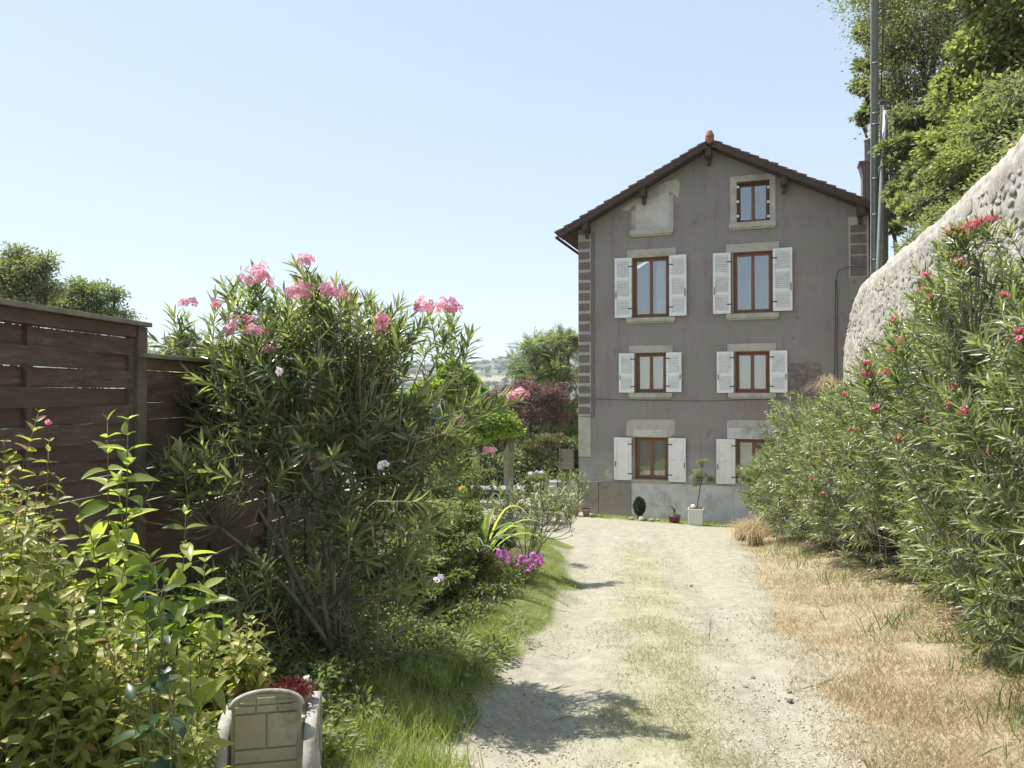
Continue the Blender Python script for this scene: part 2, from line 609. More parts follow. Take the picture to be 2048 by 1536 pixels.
def oleander(name, base, tips, dirs, label, cat, r, stems=10, L=.135, lens=(.3, .5), whorls=9, mat='oleander', parts=300, flowers=(), fmat='petalpink',
             group=None, stem_r=.016, basew=.16, bare_low=True, stem_tops=None, tw=.005):
    base = Vector(base)
    root = empty(name, base, label, cat, group)
    n = len(tips)
    lens_ = r.uniform(lens[0], lens[1], n)
    # main stems: grouped tips by k-means-ish random picks
    ctr = tips[r.choice(n, min(stems, n), replace=False)] if stem_tops is None else np.array([np.array(s) for s in stem_tops])
    bx = np.array(base)
    nodes, own = [], []
    for i, c in enumerate(ctr):
        mid = bx + (c - bx) * .68
        f = Vector((r.normal(0, basew), r.normal(0, basew * .7), -.05))
        pts = curve_pts(base + f, Vector(mid), Vector((mid[0] - bx[0], mid[1] - bx[1], 0)) * -.12 + Vector((r.normal(0, .04), r.normal(0, .04), .05)), 6)
        h = Vector(mid)
        rr = [stem_r * r.uniform(.8, 1.25) * (1 - .55 * t / 6) for t in range(7)]
        MB().tube(pts, rr, 7).build('stem', M['stem'], root)
        for q in pts[2:]:
            nodes.append(np.array(q))
            own.append(i)
    nodes = np.array(nodes)
    tw_mb = MB()
    for i in range(n):
        tip, d, l = tips[i], dirs[i] / np.linalg.norm(dirs[i]), lens_[i]
        b = tip - d * l
        dist = np.linalg.norm((nodes - b) * np.array([1, 1, .6]), axis=1) + np.where(nodes[:, 2] > b[2], 2.0, 0)
        k = int(np.argmin(dist))
        pts = curve_pts(Vector(nodes[k]), Vector(b), Vector(b - nodes[k]) * 0 + Vector((0, 0, -.06)), 3)
        tw_mb.tube([*pts, Vector(tip)], [tw * 1.6, tw * 1.4, tw * 1.2, tw, tw * .5], 4, cap=False)
    tw_mb.build('twigs', M['stem'], root, kind='stuff')
    pos, ld, up, scl = shoot_leaves(tips, dirs, lens_, r, whorls, 3, L)
    scl = scl * (L / .135)
    leaves_split(TPL_OL_HI, TPL_OL_LO, pos, ld, up, scl, M[mat], root, parts)
    for f in flowers:
        flower_cluster(root, f[0], f[1], f[2], M[f[3] if len(f) > 3 else fmat], r, fs=.85 if len(f) > 3 and f[3] == 'petalred' else .5 if len(f) > 3 and f[3] == 'bud' else 1.0, name='seed_head' if len(f) > 3 and f[3] == 'bud' else 'flower_cluster')
    return root


def crown_tips(c, rad, n, r, low=-1.0, bias=.8, shell=(.55, 1.0), lump=.18, skirt=0.0):
    """shoot tips in an uneven ellipsoid, pointing outward and upward"""
    out, dr = [], []
    while len(out) < n:
        d = r.normal(0, 1, 3)
        d /= np.linalg.norm(d)
        if d[2] < low:
            continue
        k = shell[0] + (shell[1] - shell[0]) * r.random() ** .6
        k *= 1 + lump * math.sin(5 * d[0] + 3 * d[2] + c[0]) * math.cos(4 * d[1] + 2 * d[2] + c[1])
        hs = 1 + skirt * (1 / max(.45, math.sqrt(max(0, 1 - d[2] ** 2))) - 1) if d[2] < 0 else 1
        out.append(np.array(c) + d * np.array([hs, hs, 1]) * np.array(rad) * k)
        dd = d * np.array([1, 1, .5]) + np.array([0, 0, bias]) + r.normal(0, .22, 3)
        dr.append(dd)
    return np.array(out), np.array(dr)


def blob_tree(name, base, blobs, label, cat, tpl, mat, n, seed, trunk_r=.12, sub=14, sc_=(.8, 1.3), group=None, bark='bark', spread=.33, parts_n=0, flat=.7, twig=.012, trunk=True, up=.4,
              fname='crown', trunk_top=.35):
    r = np.random.default_rng(seed)
    base = Vector(base)
    root = empty(name, base, label, cat, group)
    tot = sum(b[1] ** 2 for b in blobs)
    cen = sum((Vector(b[0]) * b[1] ** 2 for b in blobs), Vector()) / tot
    low = min(b[0][2] - b[1] * .5 for b in blobs)
    fork = base.lerp(Vector((cen.x, cen.y, cen.z)), trunk_top)
    if trunk:
        MB().tube([base - Vector((0, 0, .15)), *curve_pts(base, fork, (r.normal(0, .06), r.normal(0, .06), 0), 4)], [trunk_r * 1.25, trunk_r * 1.1, trunk_r, trunk_r * .92, trunk_r * .85, trunk_r * .75], 9).build('trunk', M[bark], root)
    P_, D_ = [], []
    tw = MB()
    for c, rad in blobs:
        c = Vector(c)
        pts = curve_pts(fork, c, (r.normal(0, .1) * rad, r.normal(0, .1) * rad, -.15 * rad), 5)
        MB().tube(pts, [trunk_r * .6 * (1 - .13 * i) for i in range(6)], 6).build('limb', M[bark], root)
        for j in range(sub):
            d = Vector(r.normal(0, 1, 3)).normalized()
            k = r.random() ** .4
            q = c + Vector((d.x, d.y, d.z * flat)) * rad * k
            st = pts[3].lerp(c, r.random())
            tw.tube(curve_pts(st, q, (0, 0, -.08 * rad), 3), [twig * 1.5, twig, twig * .7, twig * .4], 4, cap=False)
            m = max(3, int(n * rad ** 2 / tot / sub))
            sp = rad * spread * r.uniform(.6, 1.2)
            pp = np.clip(r.normal(0, 1, (m, 3)), -1.7, 1.7) * np.array([sp, sp, sp * .6]) * .6
            P_.append(np.array(q) + pp)
            dd = pp / (np.linalg.norm(pp, axis=1, keepdims=True) + 1e-6) + np.array(d) * .4 + r.normal(0, .5, (m, 3)) + np.array([0, 0, -.05])
            D_.append(dd)
    tw.build('twigs', M[bark], root, kind='stuff')
    P_, D_ = np.concatenate(P_), np.concatenate(D_)
    U_ = r.normal(0, .55, P_.shape) + np.array([0, 0, up + .4])
    S_ = r.uniform(sc_[0], sc_[1], len(P_))
    if parts_n:
        leaves_split(tpl, tpl, P_, D_, U_, S_, mat, root, parts_n)
    else:
        leaves_mass(fname, tpl, P_, D_, U_, S_, mat, root, seed)
    return root


def BL(px, py, Y, rpx, dy=0):
    return (P(px, py, Y + dy), rpx * Y / FPX)

# ------------------------------------------------------------ ground
def ground_mesh():
    def brk(a, b, s0, far, g=1.16):
        v = list(np.arange(a, b, s0))
        st, x = s0, b
        while x < far:
            v.append(x)
            st *= g
            x += st
        return v + [far]
    xs_r = brk(0, 7, .07, 1500)
    xs = np.array([-q for q in reversed(xs_r[1:])] + xs_r)
    ys = np.array([-400, -150, -60, -25, -10, -5, -3, -1, 0, 1.0] + brk(2.0, 24, .075, 3200))
    X, Y = np.meshgrid(xs, ys)
    Z = G(X, Y)
    near = (np.abs(X) < 9) & (Y > 1.5) & (Y < 30)
    nz = np.zeros_like(Z)
    idx = np.argwhere(near)
    for i, j in idx:
        x, y = X[i, j], Y[i, j]
        nz[i, j] = .035 * noise.noise(Vector((x * .9, y * .9, 0))) + .018 * noise.noise(Vector((x * 3.1, y * 3.1, 3))) + .007 * noise.noise(Vector((x * 9, y * 9, 5)))
    Z = Z + nz
    n1 = np.sin(X * 3.1 + 2 * np.sin(Y * 1.3)) * .12 + np.sin(Y * 2.3 + X) * .1
    green = (1 - ss(XL(Y) - .35, XL(Y) + .12, X + n1 * 1.3)) * (Y < 21)
    green = np.maximum(green, (Y > 45) * .8)
    dry = ss(XR(Y) - .25, XR(Y) + .45, X + n1)
    strip = np.exp(-((X - XC(Y) + n1 * .6) / .42) ** 2) * (1 - ss(13, 17, Y))
    near_wall = np.exp(-((Y - (24.6 - .35 * (X - 2.1)) + 2.2) / .45) ** 2) * (X > 2.6)
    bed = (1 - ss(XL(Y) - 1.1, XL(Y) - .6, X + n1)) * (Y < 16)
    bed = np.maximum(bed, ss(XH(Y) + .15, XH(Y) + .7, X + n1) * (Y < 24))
    ny, nx = X.shape
    idx = np.arange(ny * nx).reshape(ny, nx)
    F = np.stack([idx[:-1, :-1], idx[:-1, 1:], idx[1:, 1:], idx[1:, :-1]], -1).reshape(-1, 4)
    V = np.stack([X, Y, Z], -1).reshape(-1, 3)
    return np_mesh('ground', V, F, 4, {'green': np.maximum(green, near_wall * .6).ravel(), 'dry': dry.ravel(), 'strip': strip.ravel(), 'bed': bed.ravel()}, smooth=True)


def ground_mat():
    m, nt, b, out = new_mat('dirt_and_dry_turf')
    at = {k: nd(nt, 'ShaderNodeAttribute', attribute_name=k).outputs['Fac'] for k in ('green', 'dry', 'strip', 'bed')}
    big, mid, fine = noise_n(nt, .9, 5, .6), noise_n(nt, 6, 6, .65), noise_n(nt, 55, 4, .6)
    dirt = ramp(nt, mid, [(.3, (.29, .275, .215)), (.55, (.39, .37, .295)), (.75, (.48, .455, .375))])
    dirt = mixc(nt, ramp(nt, big, [(.42, (0, 0, 0)), (.62, (.5, .5, .5))]), dirt, (.40, .37, .27))
    dirt = mixc(nt, ramp(nt, fine, [(.3, (.55, .55, .55)), (.5, (0, 0, 0))]), dirt, (.24, .215, .165))
    dryc = ramp(nt, mid, [(.3, (.3, .24, .16)), (.7, (.46, .39, .275))])
    stripc = ramp(nt, mid, [(.3, (.3, .29, .19)), (.7, (.43, .42, .3))])
    greenc = ramp(nt, mid, [(.3, (.09, .12, .03)), (.7, (.2, .23, .07))])
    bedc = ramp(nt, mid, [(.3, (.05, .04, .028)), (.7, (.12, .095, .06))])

    def edge(f, lo=.35, hi=.65, amt=.55):
        s = nd(nt, 'ShaderNodeMath', operation='MULTIPLY_ADD')
        nt.links.new(mid, s.inputs[0])
        s.inputs[1].default_value = amt
        s2 = nd(nt, 'ShaderNodeMath', operation='SUBTRACT')
        nt.links.new(f, s2.inputs[0])
        s2.inputs[1].default_value = amt * .5
        nt.links.new(s2.outputs[0], s.inputs[2])
        return ramp(nt, s.outputs[0], [(lo, (0, 0, 0)), (hi, (1, 1, 1))])
    c = mixc(nt, edge(at['strip'], .3, .75), dirt, stripc)
    c = mixc(nt, edge(at['dry']), c, dryc)
    c = mixc(nt, edge(at['green']), c, greenc)
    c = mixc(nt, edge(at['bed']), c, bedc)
    nt.links.new(c, b.inputs['Base Color'])
    b.inputs['Roughness'].default_value = .95
    b.inputs['Specular IOR Level'].default_value = .1
    add = nd(nt, 'ShaderNodeMath', operation='MULTIPLY_ADD')
    nt.links.new(noise_n(nt, 28, 5, .7), add.inputs[0])
    add.inputs[1].default_value = 1
    nt.links.new(fine, add.inputs[2])
    bump(nt, b, add.outputs[0], .8, .014)
    return m


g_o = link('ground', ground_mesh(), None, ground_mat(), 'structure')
g_o['label'] = 'pale dirt driveway ground with dry grass strips sloping down to the house'


def pebble_mesh(seed, n=11, flat=.55):
    rr = random.Random(seed)
    bm = bmesh.new()
    for _ in range(n):
        v = Vector([rr.gauss(0, 1) for _ in range(3)]).normalized()
        bm.verts.new((v.x * rr.uniform(.8, 1), v.y * rr.uniform(.6, .85), v.z * flat))
    r_ = bmesh.ops.convex_hull(bm, input=bm.verts)
    bmesh.ops.delete(bm, geom=[g for g in r_['geom_interior'] if isinstance(g, bmesh.types.BMVert)], context='VERTS')
    bmesh.ops.triangulate(bm, faces=bm.faces)
    bm.verts.index_update()
    v = np.array([q.co[:] for q in bm.verts], np.float32)
    f = np.array([[q.index for q in t.verts] for t in bm.faces], np.int32)
    bm.free()
    return v, f


def rubble_mesh(seed):
    rr = random.Random(seed)
    bm = bmesh.new()
    for sx in (-1, 1):
        for sy in (-1, 1):
            cx, cy = sx * rr.uniform(.78, 1), sy * rr.uniform(.74, 1)
            bm.verts.new((cx, cy * .8, rr.uniform(.45, .8)))
            bm.verts.new((cx * .84, cy, rr.uniform(.25, .6)))
            bm.verts.new((cx * .8, cy * .7, rr.uniform(.75, 1.05)))
            bm.verts.new((cx, cy, -.6))
    r_ = bmesh.ops.convex_hull(bm, input=bm.verts)
    bmesh.ops.delete(bm, geom=[g for g in r_['geom_interior'] if isinstance(g, bmesh.types.BMVert)], context='VERTS')
    bmesh.ops.triangulate(bm, faces=bm.faces)
    bm.verts.index_update()
    v = np.array([q.co[:] for q in bm.verts], np.float32)
    f = np.array([[q.index for q in t.verts] for t in bm.faces], np.int32)
    bm.free()
    return v, f


# hills far off
def hills():
    xs = np.linspace(-1500, 1500, 220)
    ys = np.linspace(700, 1900, 60)
    X, Y = np.meshgrid(xs, ys)
    Z = np.zeros_like(X)
    for i in range(X.shape[0]):
        for j in range(X.shape[1]):
            x, y = X[i, j], Y[i, j]
            q = noise.fractal(Vector((x * .0016, y * .0016, 2)), 1, 2, 5)
            Z[i, j] = -14 + float(ss(700, 1500, y)) * (88 + 26 * q + 8 * math.sin(x * .006)) + 5 * noise.noise(Vector((x * .012, y * .012, 1)))
    ny, nx = X.shape
    idx = np.arange(ny * nx).reshape(ny, nx)
    F = np.stack([idx[:-1, :-1], idx[:-1, 1:], idx[1:, 1:], idx[1:, :-1]], -1).reshape(-1, 4)
    m, nt, b, out = new_mat('scrub_hillside')
    f = noise_n(nt, .045, 7, .72)
    f2 = noise_n(nt, .006, 4, .6)
    c = ramp(nt, f, [(.36, (.07, .085, .05)), (.5, (.12, .14, .08)), (.62, (.22, .22, .14))])
    c = mixc(nt, ramp(nt, f2, [(.56, (0, 0, 0)), (.62, (1, 1, 1))]), c, (.34, .3, .2))
    nt.links.new(c, b.inputs['Base Color'])
    b.inputs['Roughness'].default_value = 1
    me = np_mesh('hills', np.stack([X, Y, Z], -1).reshape(-1, 3), F, 4, smooth=True)
    o = link('hills', me, None, m, 'structure')
    # woods on the hills
    r = np.random.default_rng(3)
    V, Fc = pebble_mesh(5, 16, .8)
    n = 15000
    i = r.integers(0, ny - 1, n)
    j = r.integers(0, nx - 1, n)
    keep = np.array([noise.noise(Vector((X[a, b_] * .006, Y[a, b_] * .006, 7))) > -.3 for a, b_ in zip(i, j)])
    i, j = i[keep], j[keep]
    px_ = X[i, j] + r.uniform(-7, 7, len(i))
    py_ = Y[i, j] + r.uniform(-10, 10, len(i))
    s = r.uniform(2.0, 5.5, len(i))
    pos = np.stack([px_, py_, Z[i, j] + s * .4], -1)
    VV, FF = inst_np((V, Fc), pos, r.normal(0, 1, pos.shape) * np.array([1, 1, .1]), np.tile([0, 0, 1.], (len(pos), 1)), s)
    me = np_mesh('far_woods', VV, FF, 3, {'rnd': np.repeat(r.random(len(pos)), len(V))}, smooth=True)
    w = link('far_woods', me, None, M['hilltree'], 'stuff')
    return o


hills()

# ------------------------------------------------------------ hillside above the wall
def WX(y):
    return 3.48 + .27 * np.asarray(y, float)


def xw(y):
    y = np.asarray(y, float)
    return np.where(y < 20.2, WX(y) + .55, 12.4 + .34 * (y - 20.2))


def Hs(x, y):
    return 4.15 + .72 * np.clip(np.asarray(x) - xw(y), 0, 45) + .1 * np.sin(np.asarray(x) * 1.3 + np.asarray(y)) - .035 * np.clip(np.asarray(y) - 20, 0, 60)


def hillside():
    ys = np.linspace(-12, 70, 120)
    ts = np.concatenate([[0], np.linspace(.3, 45, 70)])
    T, Y = np.meshgrid(ts, ys)
    X = xw(Y) + T
    Z = Hs(X, Y)
    X = np.concatenate([xw(ys)[:, None], X], 1)
    Y = np.concatenate([ys[:, None], Y], 1)
    Z = np.concatenate([np.full((len(ys), 1), -3.2), Z], 1)
    ny, nx = X.shape
    idx = np.arange(ny * nx).reshape(ny, nx)
    F = np.stack([idx[:-1, :-1], idx[:-1, 1:], idx[1:, 1:], idx[1:, :-1]], -1).reshape(-1, 4)
    me = np_mesh('hillside', np.stack([X, Y, Z], -1).reshape(-1, 3), F, 4)
    link('hillside', me, None, rough_mat('leaf_litter_slope', (.08, .07, .04), (.17, .15, .08), 3, .95, bmp=.6, bdist=.05), 'structure')


hillside()

# ------------------------------------------------------------ stone retaining wall
def wall_top(y):
    return np.interp(y, [0, 8.4, 12, 16.8, 18.0, 19.0, 19.7, 20.2], [4.78, 4.68, 4.47, 4.42, 4.38, 4.05, 3.5, 2.7])


def stone_wall():
    root = empty('stone_retaining_wall', (WX(12) + .3, 12, -1.4), 'tall pale rubble stone retaining wall with rounded top rising right of the drive', 'wall')
    ys = np.linspace(1.5, 20.15, 330)
    zf = np.linspace(0, 1, 88)
    prof_n = 16
    rows = []
    for y in ys:
        top = float(wall_top(y))
        x0 = float(WX(y))
        rr = .32
        z0 = -2.6
        row = []
        for t in zf:
            z = z0 + (top - rr - z0) * t
            row.append((x0 - .05 * (top - z), y, z, -1, 0))
        for k in range(1, prof_n + 1):
            a = math.pi / 2 * k / prof_n
            row.append((x0 + rr - rr * math.cos(a), y, top - rr + rr * math.sin(a), -math.cos(a), math.sin(a)))
        for k in range(1, 5):
            row.append((x0 + rr + .15 * k, y, top + .0 * k, 0, 1))
        rows.append(row)
    A = np.array(rows)
    V = A[..., :3].copy()
    for i in range(A.shape[0]):
        for j in range(A.shape[1]):
            x, y, z = A[i, j, :3]
            p = Vector((x, y, z))
            vor = noise.voronoi(Vector((y * 3.4, z * 3.9 + .4 * noise.noise(p * 2), x)))[0]
            amp = .055 if j < len(zf) else .035
            d = amp * min(.8, (vor[1] - vor[0]) * 1.4) + .025 * noise.noise(p * 1.3) + .025 * noise.noise(p * 5) + .022 * noise.noise(p * 11) - .02
            V[i, j, 0] += A[i, j, 3] * d
            V[i, j, 2] += A[i, j, 4] * d
    # end face turning away from the drive
    end = []
    for j in range(A.shape[1]):
        end.append(V[-1, j] + np.array([1.2, .5, 0]))
    V = np.concatenate([V, np.array(end)[None]], 0)
    ny, nx = V.shape[:2]
    idx = np.arange(ny * nx).reshape(ny, nx)
    F = np.stack([idx[:-1, :-1], idx[1:, :-1], idx[1:, 1:], idx[:-1, 1:]], -1).reshape(-1, 4)
    off = np.array(root.location)
    m, nt, b, out = new_mat('pale_mortared_rubble')
    c = ramp(nt, noise_n(nt, 5, 7, .7), [(.3, (.3, .27, .23)), (.5, (.46, .43, .375)), (.7, (.6, .565, .5))])
    c = mixc(nt, ramp(nt, noise_n(nt, 1.1, 5, .65), [(.48, (0, 0, 0)), (.62, (.8, .8, .8))]), c, (.36, .36, .33))
    c = mixc(nt, ramp(nt, noise_n(nt, 14, 5, .7), [(.56, (0, 0, 0)), (.68, (.75, .75, .75))]), c, (.2, .185, .155))
    nt.links.new(c, b.inputs['Base Color'])
    b.inputs['Roughness'].default_value = .95
    bump(nt, b, noise_n(nt, 30, 6, .7), .9, .02)
    me = np_mesh('mortar_face', V.reshape(-1, 3) - off, F, 4, smooth=True)
    link('mortar_face', me, root, m)
    ms = [rough_mat('rubble_stone_%s' % n_, a, b_, 9, .95, c3=(.25, .23, .2), scale2=3, bmp=1.0, bdist=.025) for n_, a, b_ in
          (('beige', (.36, .325, .27), (.58, .53, .46)), ('grey', (.34, .325, .295), (.52, .5, .46)), ('warm', (.4, .34, .27), (.6, .53, .44)))]
    r = np.random.default_rng(21)
    var = [rubble_mesh(100 + k) for k in range(9)]
    cells = []
    occ = []
    for tries in range(26000):
        big = 1 - tries / 26000
        yy = 1 / r.uniform(1 / 19.7, 1 / 6.2)
        z = r.uniform(.1, float(wall_top(yy)) - .42)
        w = r.uniform(.07, .15) + .22 * big * r.random() ** 2
        hh = w * r.uniform(.5, .9)
        if all(abs(yy - q[0]) > (w + q[2]) * .5 or abs(z - q[1]) > (hh + q[3]) * .5 for q in occ):
            occ.append((yy, z, w, hh))
            cells.append((yy, z, w, hh))
        if len(cells) > 2600:
            break
    cells = [c_ for c_ in cells if (WX(c_[0]) / c_[0] < .70)]
    # those above the hedge line count as seen
    def seen(yy, z):
        px = 1024 + FPX * WX(yy) / yy
        py = 790 - FPX * (z - 1.6) / yy
        return py < np.interp(px, [1690, 1750, 1800, 1850, 1900, 2048], [730, 740, 660, 560, 480, 440])
    vis = [c_ for c_ in cells if seen(c_[0], c_[1])]
    hid = [c_ for c_ in cells if not seen(c_[0], c_[1])]
    vis.sort(key=lambda c_: -c_[2] / c_[0])
    objs, rest = vis[:296], vis[296:] + hid
    meshes = {}
    def xf(c_):
        yy, z, w, hh = c_
        x = float(WX(yy)) - .05 * (float(wall_top(yy)) - z) + .012
        return Vector((x, yy, z)), w
    for c_ in objs:
        p, w = xf(c_)
        k, mi = int(r.integers(9)), int(r.integers(3))
        if (k, mi) not in meshes:
            me = np_mesh('stone', var[k][0], var[k][1], 3)
            me.materials.append(ms[mi])
            meshes[k, mi] = me
        o = bpy.data.objects.new('stone', meshes[k, mi])
        o.parent = root
        o.location = p - Vector(root.location)
        # local x along wall, y vertical, z out of the wall
        B = Matrix(((.26, 0, -.965), (.965, 0, .26), (0, 1, 0)))
        o.rotation_euler = (B @ Matrix.Rotation(r.normal(0, .25), 3, 'Z')).to_euler()
        o.scale = (w * .50, c_[3] * .5, r.uniform(.008, .034))
        COL.objects.link(o)
    V_, F_, b0 = [], [], 0
    for c_ in rest:
        p, w = xf(c_)
        v, f = var[int(r.integers(9))]
        B = np.array(((.26, 0, -.965), (.965, 0, .26), (0, 1, 0)))
        q = (v * np.array([w * .5, c_[3] * .5, .022])) @ B.T + np.array(p) - off
        V_.append(q)
        F_.append(f + b0)
        b0 += len(v)
    if V_:
        link('rubble', np_mesh('rubble', np.concatenate(V_), np.concatenate(F_), 3), root, ms[0], 'stuff')


stone_wall()

# ------------------------------------------------------------ house
F0 = Vector((2.13, 24.0, 0))
FU = Vector((.944, -.33, 0)).normalized()
FN = Vector((-FU.y * -1, -FU.x, 0))
FN = Vector((FU.y, -FU.x, 0))
FM = Matrix(((FU.x, FN.x, 0, F0.x), (FU.y, FN.y, 0, F0.y), (0, 0, 1, 0), (0, 0, 0, 1)))


def fs(px, py):
    U = (px - 1024) / FPX
    s = (24 * U - 2.13) / (.944 + .33 * U)
    return s, P(px, py, 24 - .33 * s).z


def frect(x0, x1, y0, y1):
    """pixel rect -> s0, s1, z0, z1 on the facade"""
    ym, xm = (y0 + y1) / 2, (x0 + x1) / 2
    return fs(x0, ym)[0], fs(x1, ym)[0], fs(xm, y1)[1], fs(xm, y0)[1]


M['facade'] = None
def facade_mat():
    m, nt, b, out = new_mat('weathered_brown_grey_render')
    big, mid, fine = noise_n(nt, .55, 6, .62), noise_n(nt, 2.4, 6, .65), noise_n(nt, 22, 5, .7)
    c = ramp(nt, big, [(.3, (.25, .208, .198)), (.5, (.31, .262, .252)), (.7, (.345, .308, .29))])
    c = mixc(nt, ramp(nt, mid, [(.54, (0, 0, 0)), (.7, (.4, .4, .4))]), c, (.28, .26, .24))
    c = mixc(nt, ramp(nt, mid, [(.26, (.6, .6, .6)), (.4, (0, 0, 0))]), c, (.12, .115, .1))
    c = mixc(nt, ramp(nt, fine, [(.35, (.25, .25, .25)), (.5, (0, 0, 0))]), c, (.13, .12, .11))
    # rain streaks: noise stretched down the wall
    g = nt.nodes.new('ShaderNodeNewGeometry')
    mp = nt.nodes.new('ShaderNodeMapping')
    mp.inputs['Scale'].default_value = (1, 1, .09)
    nt.links.new(g.outputs['Position'], mp.inputs['Vector'])
    st = noise_n(nt, 3.2, 6, .7, mp.outputs[0])
    c = mixc(nt, ramp(nt, st, [(.5, (0, 0, 0)), (.66, (.5, .5, .5))]), c, (.19, .165, .145))
    c = mixc(nt, ramp(nt, st, [(.3, (.45, .45, .45)), (.42, (0, 0, 0))]), c, (.36, .33, .3))
    md2 = noise_n(nt, 1.1, 3, .5)
    c = mixc(nt, ramp(nt, md2, [(.5, (0, 0, 0)), (.56, (.75, .75, .75))]), c, (.27, .262, .22))
    sx = nt.nodes.new('ShaderNodeSeparateXYZ')
    nt.links.new(g.outputs['Position'], sx.inputs[0])
    a = nd(nt, 'ShaderNodeMath', operation='MULTIPLY_ADD')
    nt.links.new(mid, a.inputs[0])
    a.inputs[1].default_value = 1.5
    nt.links.new(sx.outputs['Z'], a.inputs[2])
    mr = nd(nt, 'ShaderNodeMapRange')
    mr.inputs['From Min'].default_value = .75
    mr.inputs['From Max'].default_value = .15
    nt.links.new(a.outputs[0], mr.inputs['Value'])
    c = mixc(nt, mr.outputs[0], c, ramp(nt, mid, [(.35, (.29, .28, .26)), (.65, (.42, .41, .385))]))
    nt.links.new(c, b.inputs['Base Color'])
    b.inputs['Roughness'].default_value = .93
    bump(nt, b, noise_n(nt, 14, 6, .7), .5, .012)
    return m


M['facade'] = facade_mat()
M['quoin'] = rough_mat('brown_painted_block', (.155, .125, .112), (.21, .175, .155), 5, .9, bmp=.4)
M['joint'] = rough_mat('pale_joint_band', (.42, .375, .335), (.54, .49, .44), 5, .9, bmp=.4)
M['stonetrim'] = rough_mat('pale_window_stone', (.42, .385, .32), (.56, .52, .44), 4, .85, c3=(.34, .31, .26), bmp=.3)
M['cream'] = rough_mat('cream_infill_plaster', (.52, .5, .44), (.66, .64, .58), 3, .9, c3=(.42, .39, .34), bmp=.3)
M['whiteplaster'] = rough_mat('greyish_white_plinth_render', (.52, .52, .51), (.68, .68, .67), 2.5, .9, c3=(.3, .29, .27), bmp=.3)
M['beigeplaster'] = rough_mat('beige_plinth_stone', (.25, .22, .18), (.38, .34, .28), 2.2, .9, c3=(.17, .15, .12), scale2=2.2, bmp=.4)
M['whitepaint'] = rough_mat('white_shutter_paint', (.84, .82, .78), (.9, .88, .84), 4, .5, c3=(.76, .73, .68), scale2=5, bmp=.05)
M['wood'] = rough_mat('varnished_orange_brown_wood', (.19, .075, .03), (.28, .12, .05), 14, .45, bmp=.1)
M['darkwood'] = rough_mat('dark_roof_timber', (.045, .032, .026), (.10, .07, .055), 10, .8, bmp=.4)
M['iron'] = rough_mat('dark_iron', (.03, .03, .03), (.06, .055, .05), 20, .5, bmp=0, metallic=.5)
M['tile'] = rough_mat('aged_clay_tile', (.16, .075, .05), (.3, .15, .1), 6, .85, c3=(.12, .1, .085), bmp=.4)
M['orangetile'] = rough_mat('orange_clay_ridge', (.26, .1, .06), (.38, .17, .1), 9, .85, bmp=.4)
M['lace'] = leaf_mat('white_lace_curtain', (.7, .7, .68), (.74, .74, .72), .3, .9, (1, 1, 1))


def glass_mat(name, f0, tint):
    m, nt, b, out = new_mat(name)
    gl = nt.nodes.new('ShaderNodeBsdfGlossy')
    gl.inputs['Roughness'].default_value = .02
    gl.inputs['Color'].default_value = c4(tint)
    tr = nt.nodes.new('ShaderNodeBsdfTransparent')
    tr.inputs['Color'].default_value = (.86, .9, .9, 1)
    lw = nt.nodes.new('ShaderNodeLayerWeight')
    lw.inputs['Blend'].default_value = .25
    ad = nd(nt, 'ShaderNodeMath', operation='ADD', use_clamp=True)
    nt.links.new(lw.outputs['Fresnel'], ad.inputs[0])
    ad.inputs[1].default_value = f0
    mx = nt.nodes.new('ShaderNodeMixShader')
    nt.links.new(ad.outputs[0], mx.inputs[0])
    nt.links.new(tr.outputs[0], mx.inputs[1])
    nt.links.new(gl.outputs[0], mx.inputs[2])
    nt.links.new(mx.outputs[0], out.inputs['Surface'])
    nt.nodes.remove(b)
    return m


M['glass'] = glass_mat('window_glass', .16, (.95, .97, 1))
RIDGE, EL, ER = (4.13, 9.12), (-.56, 6.68), (8.78, 6.73)
W_, BASE_Z, DEEP = 8.47, -2.9, 8.6


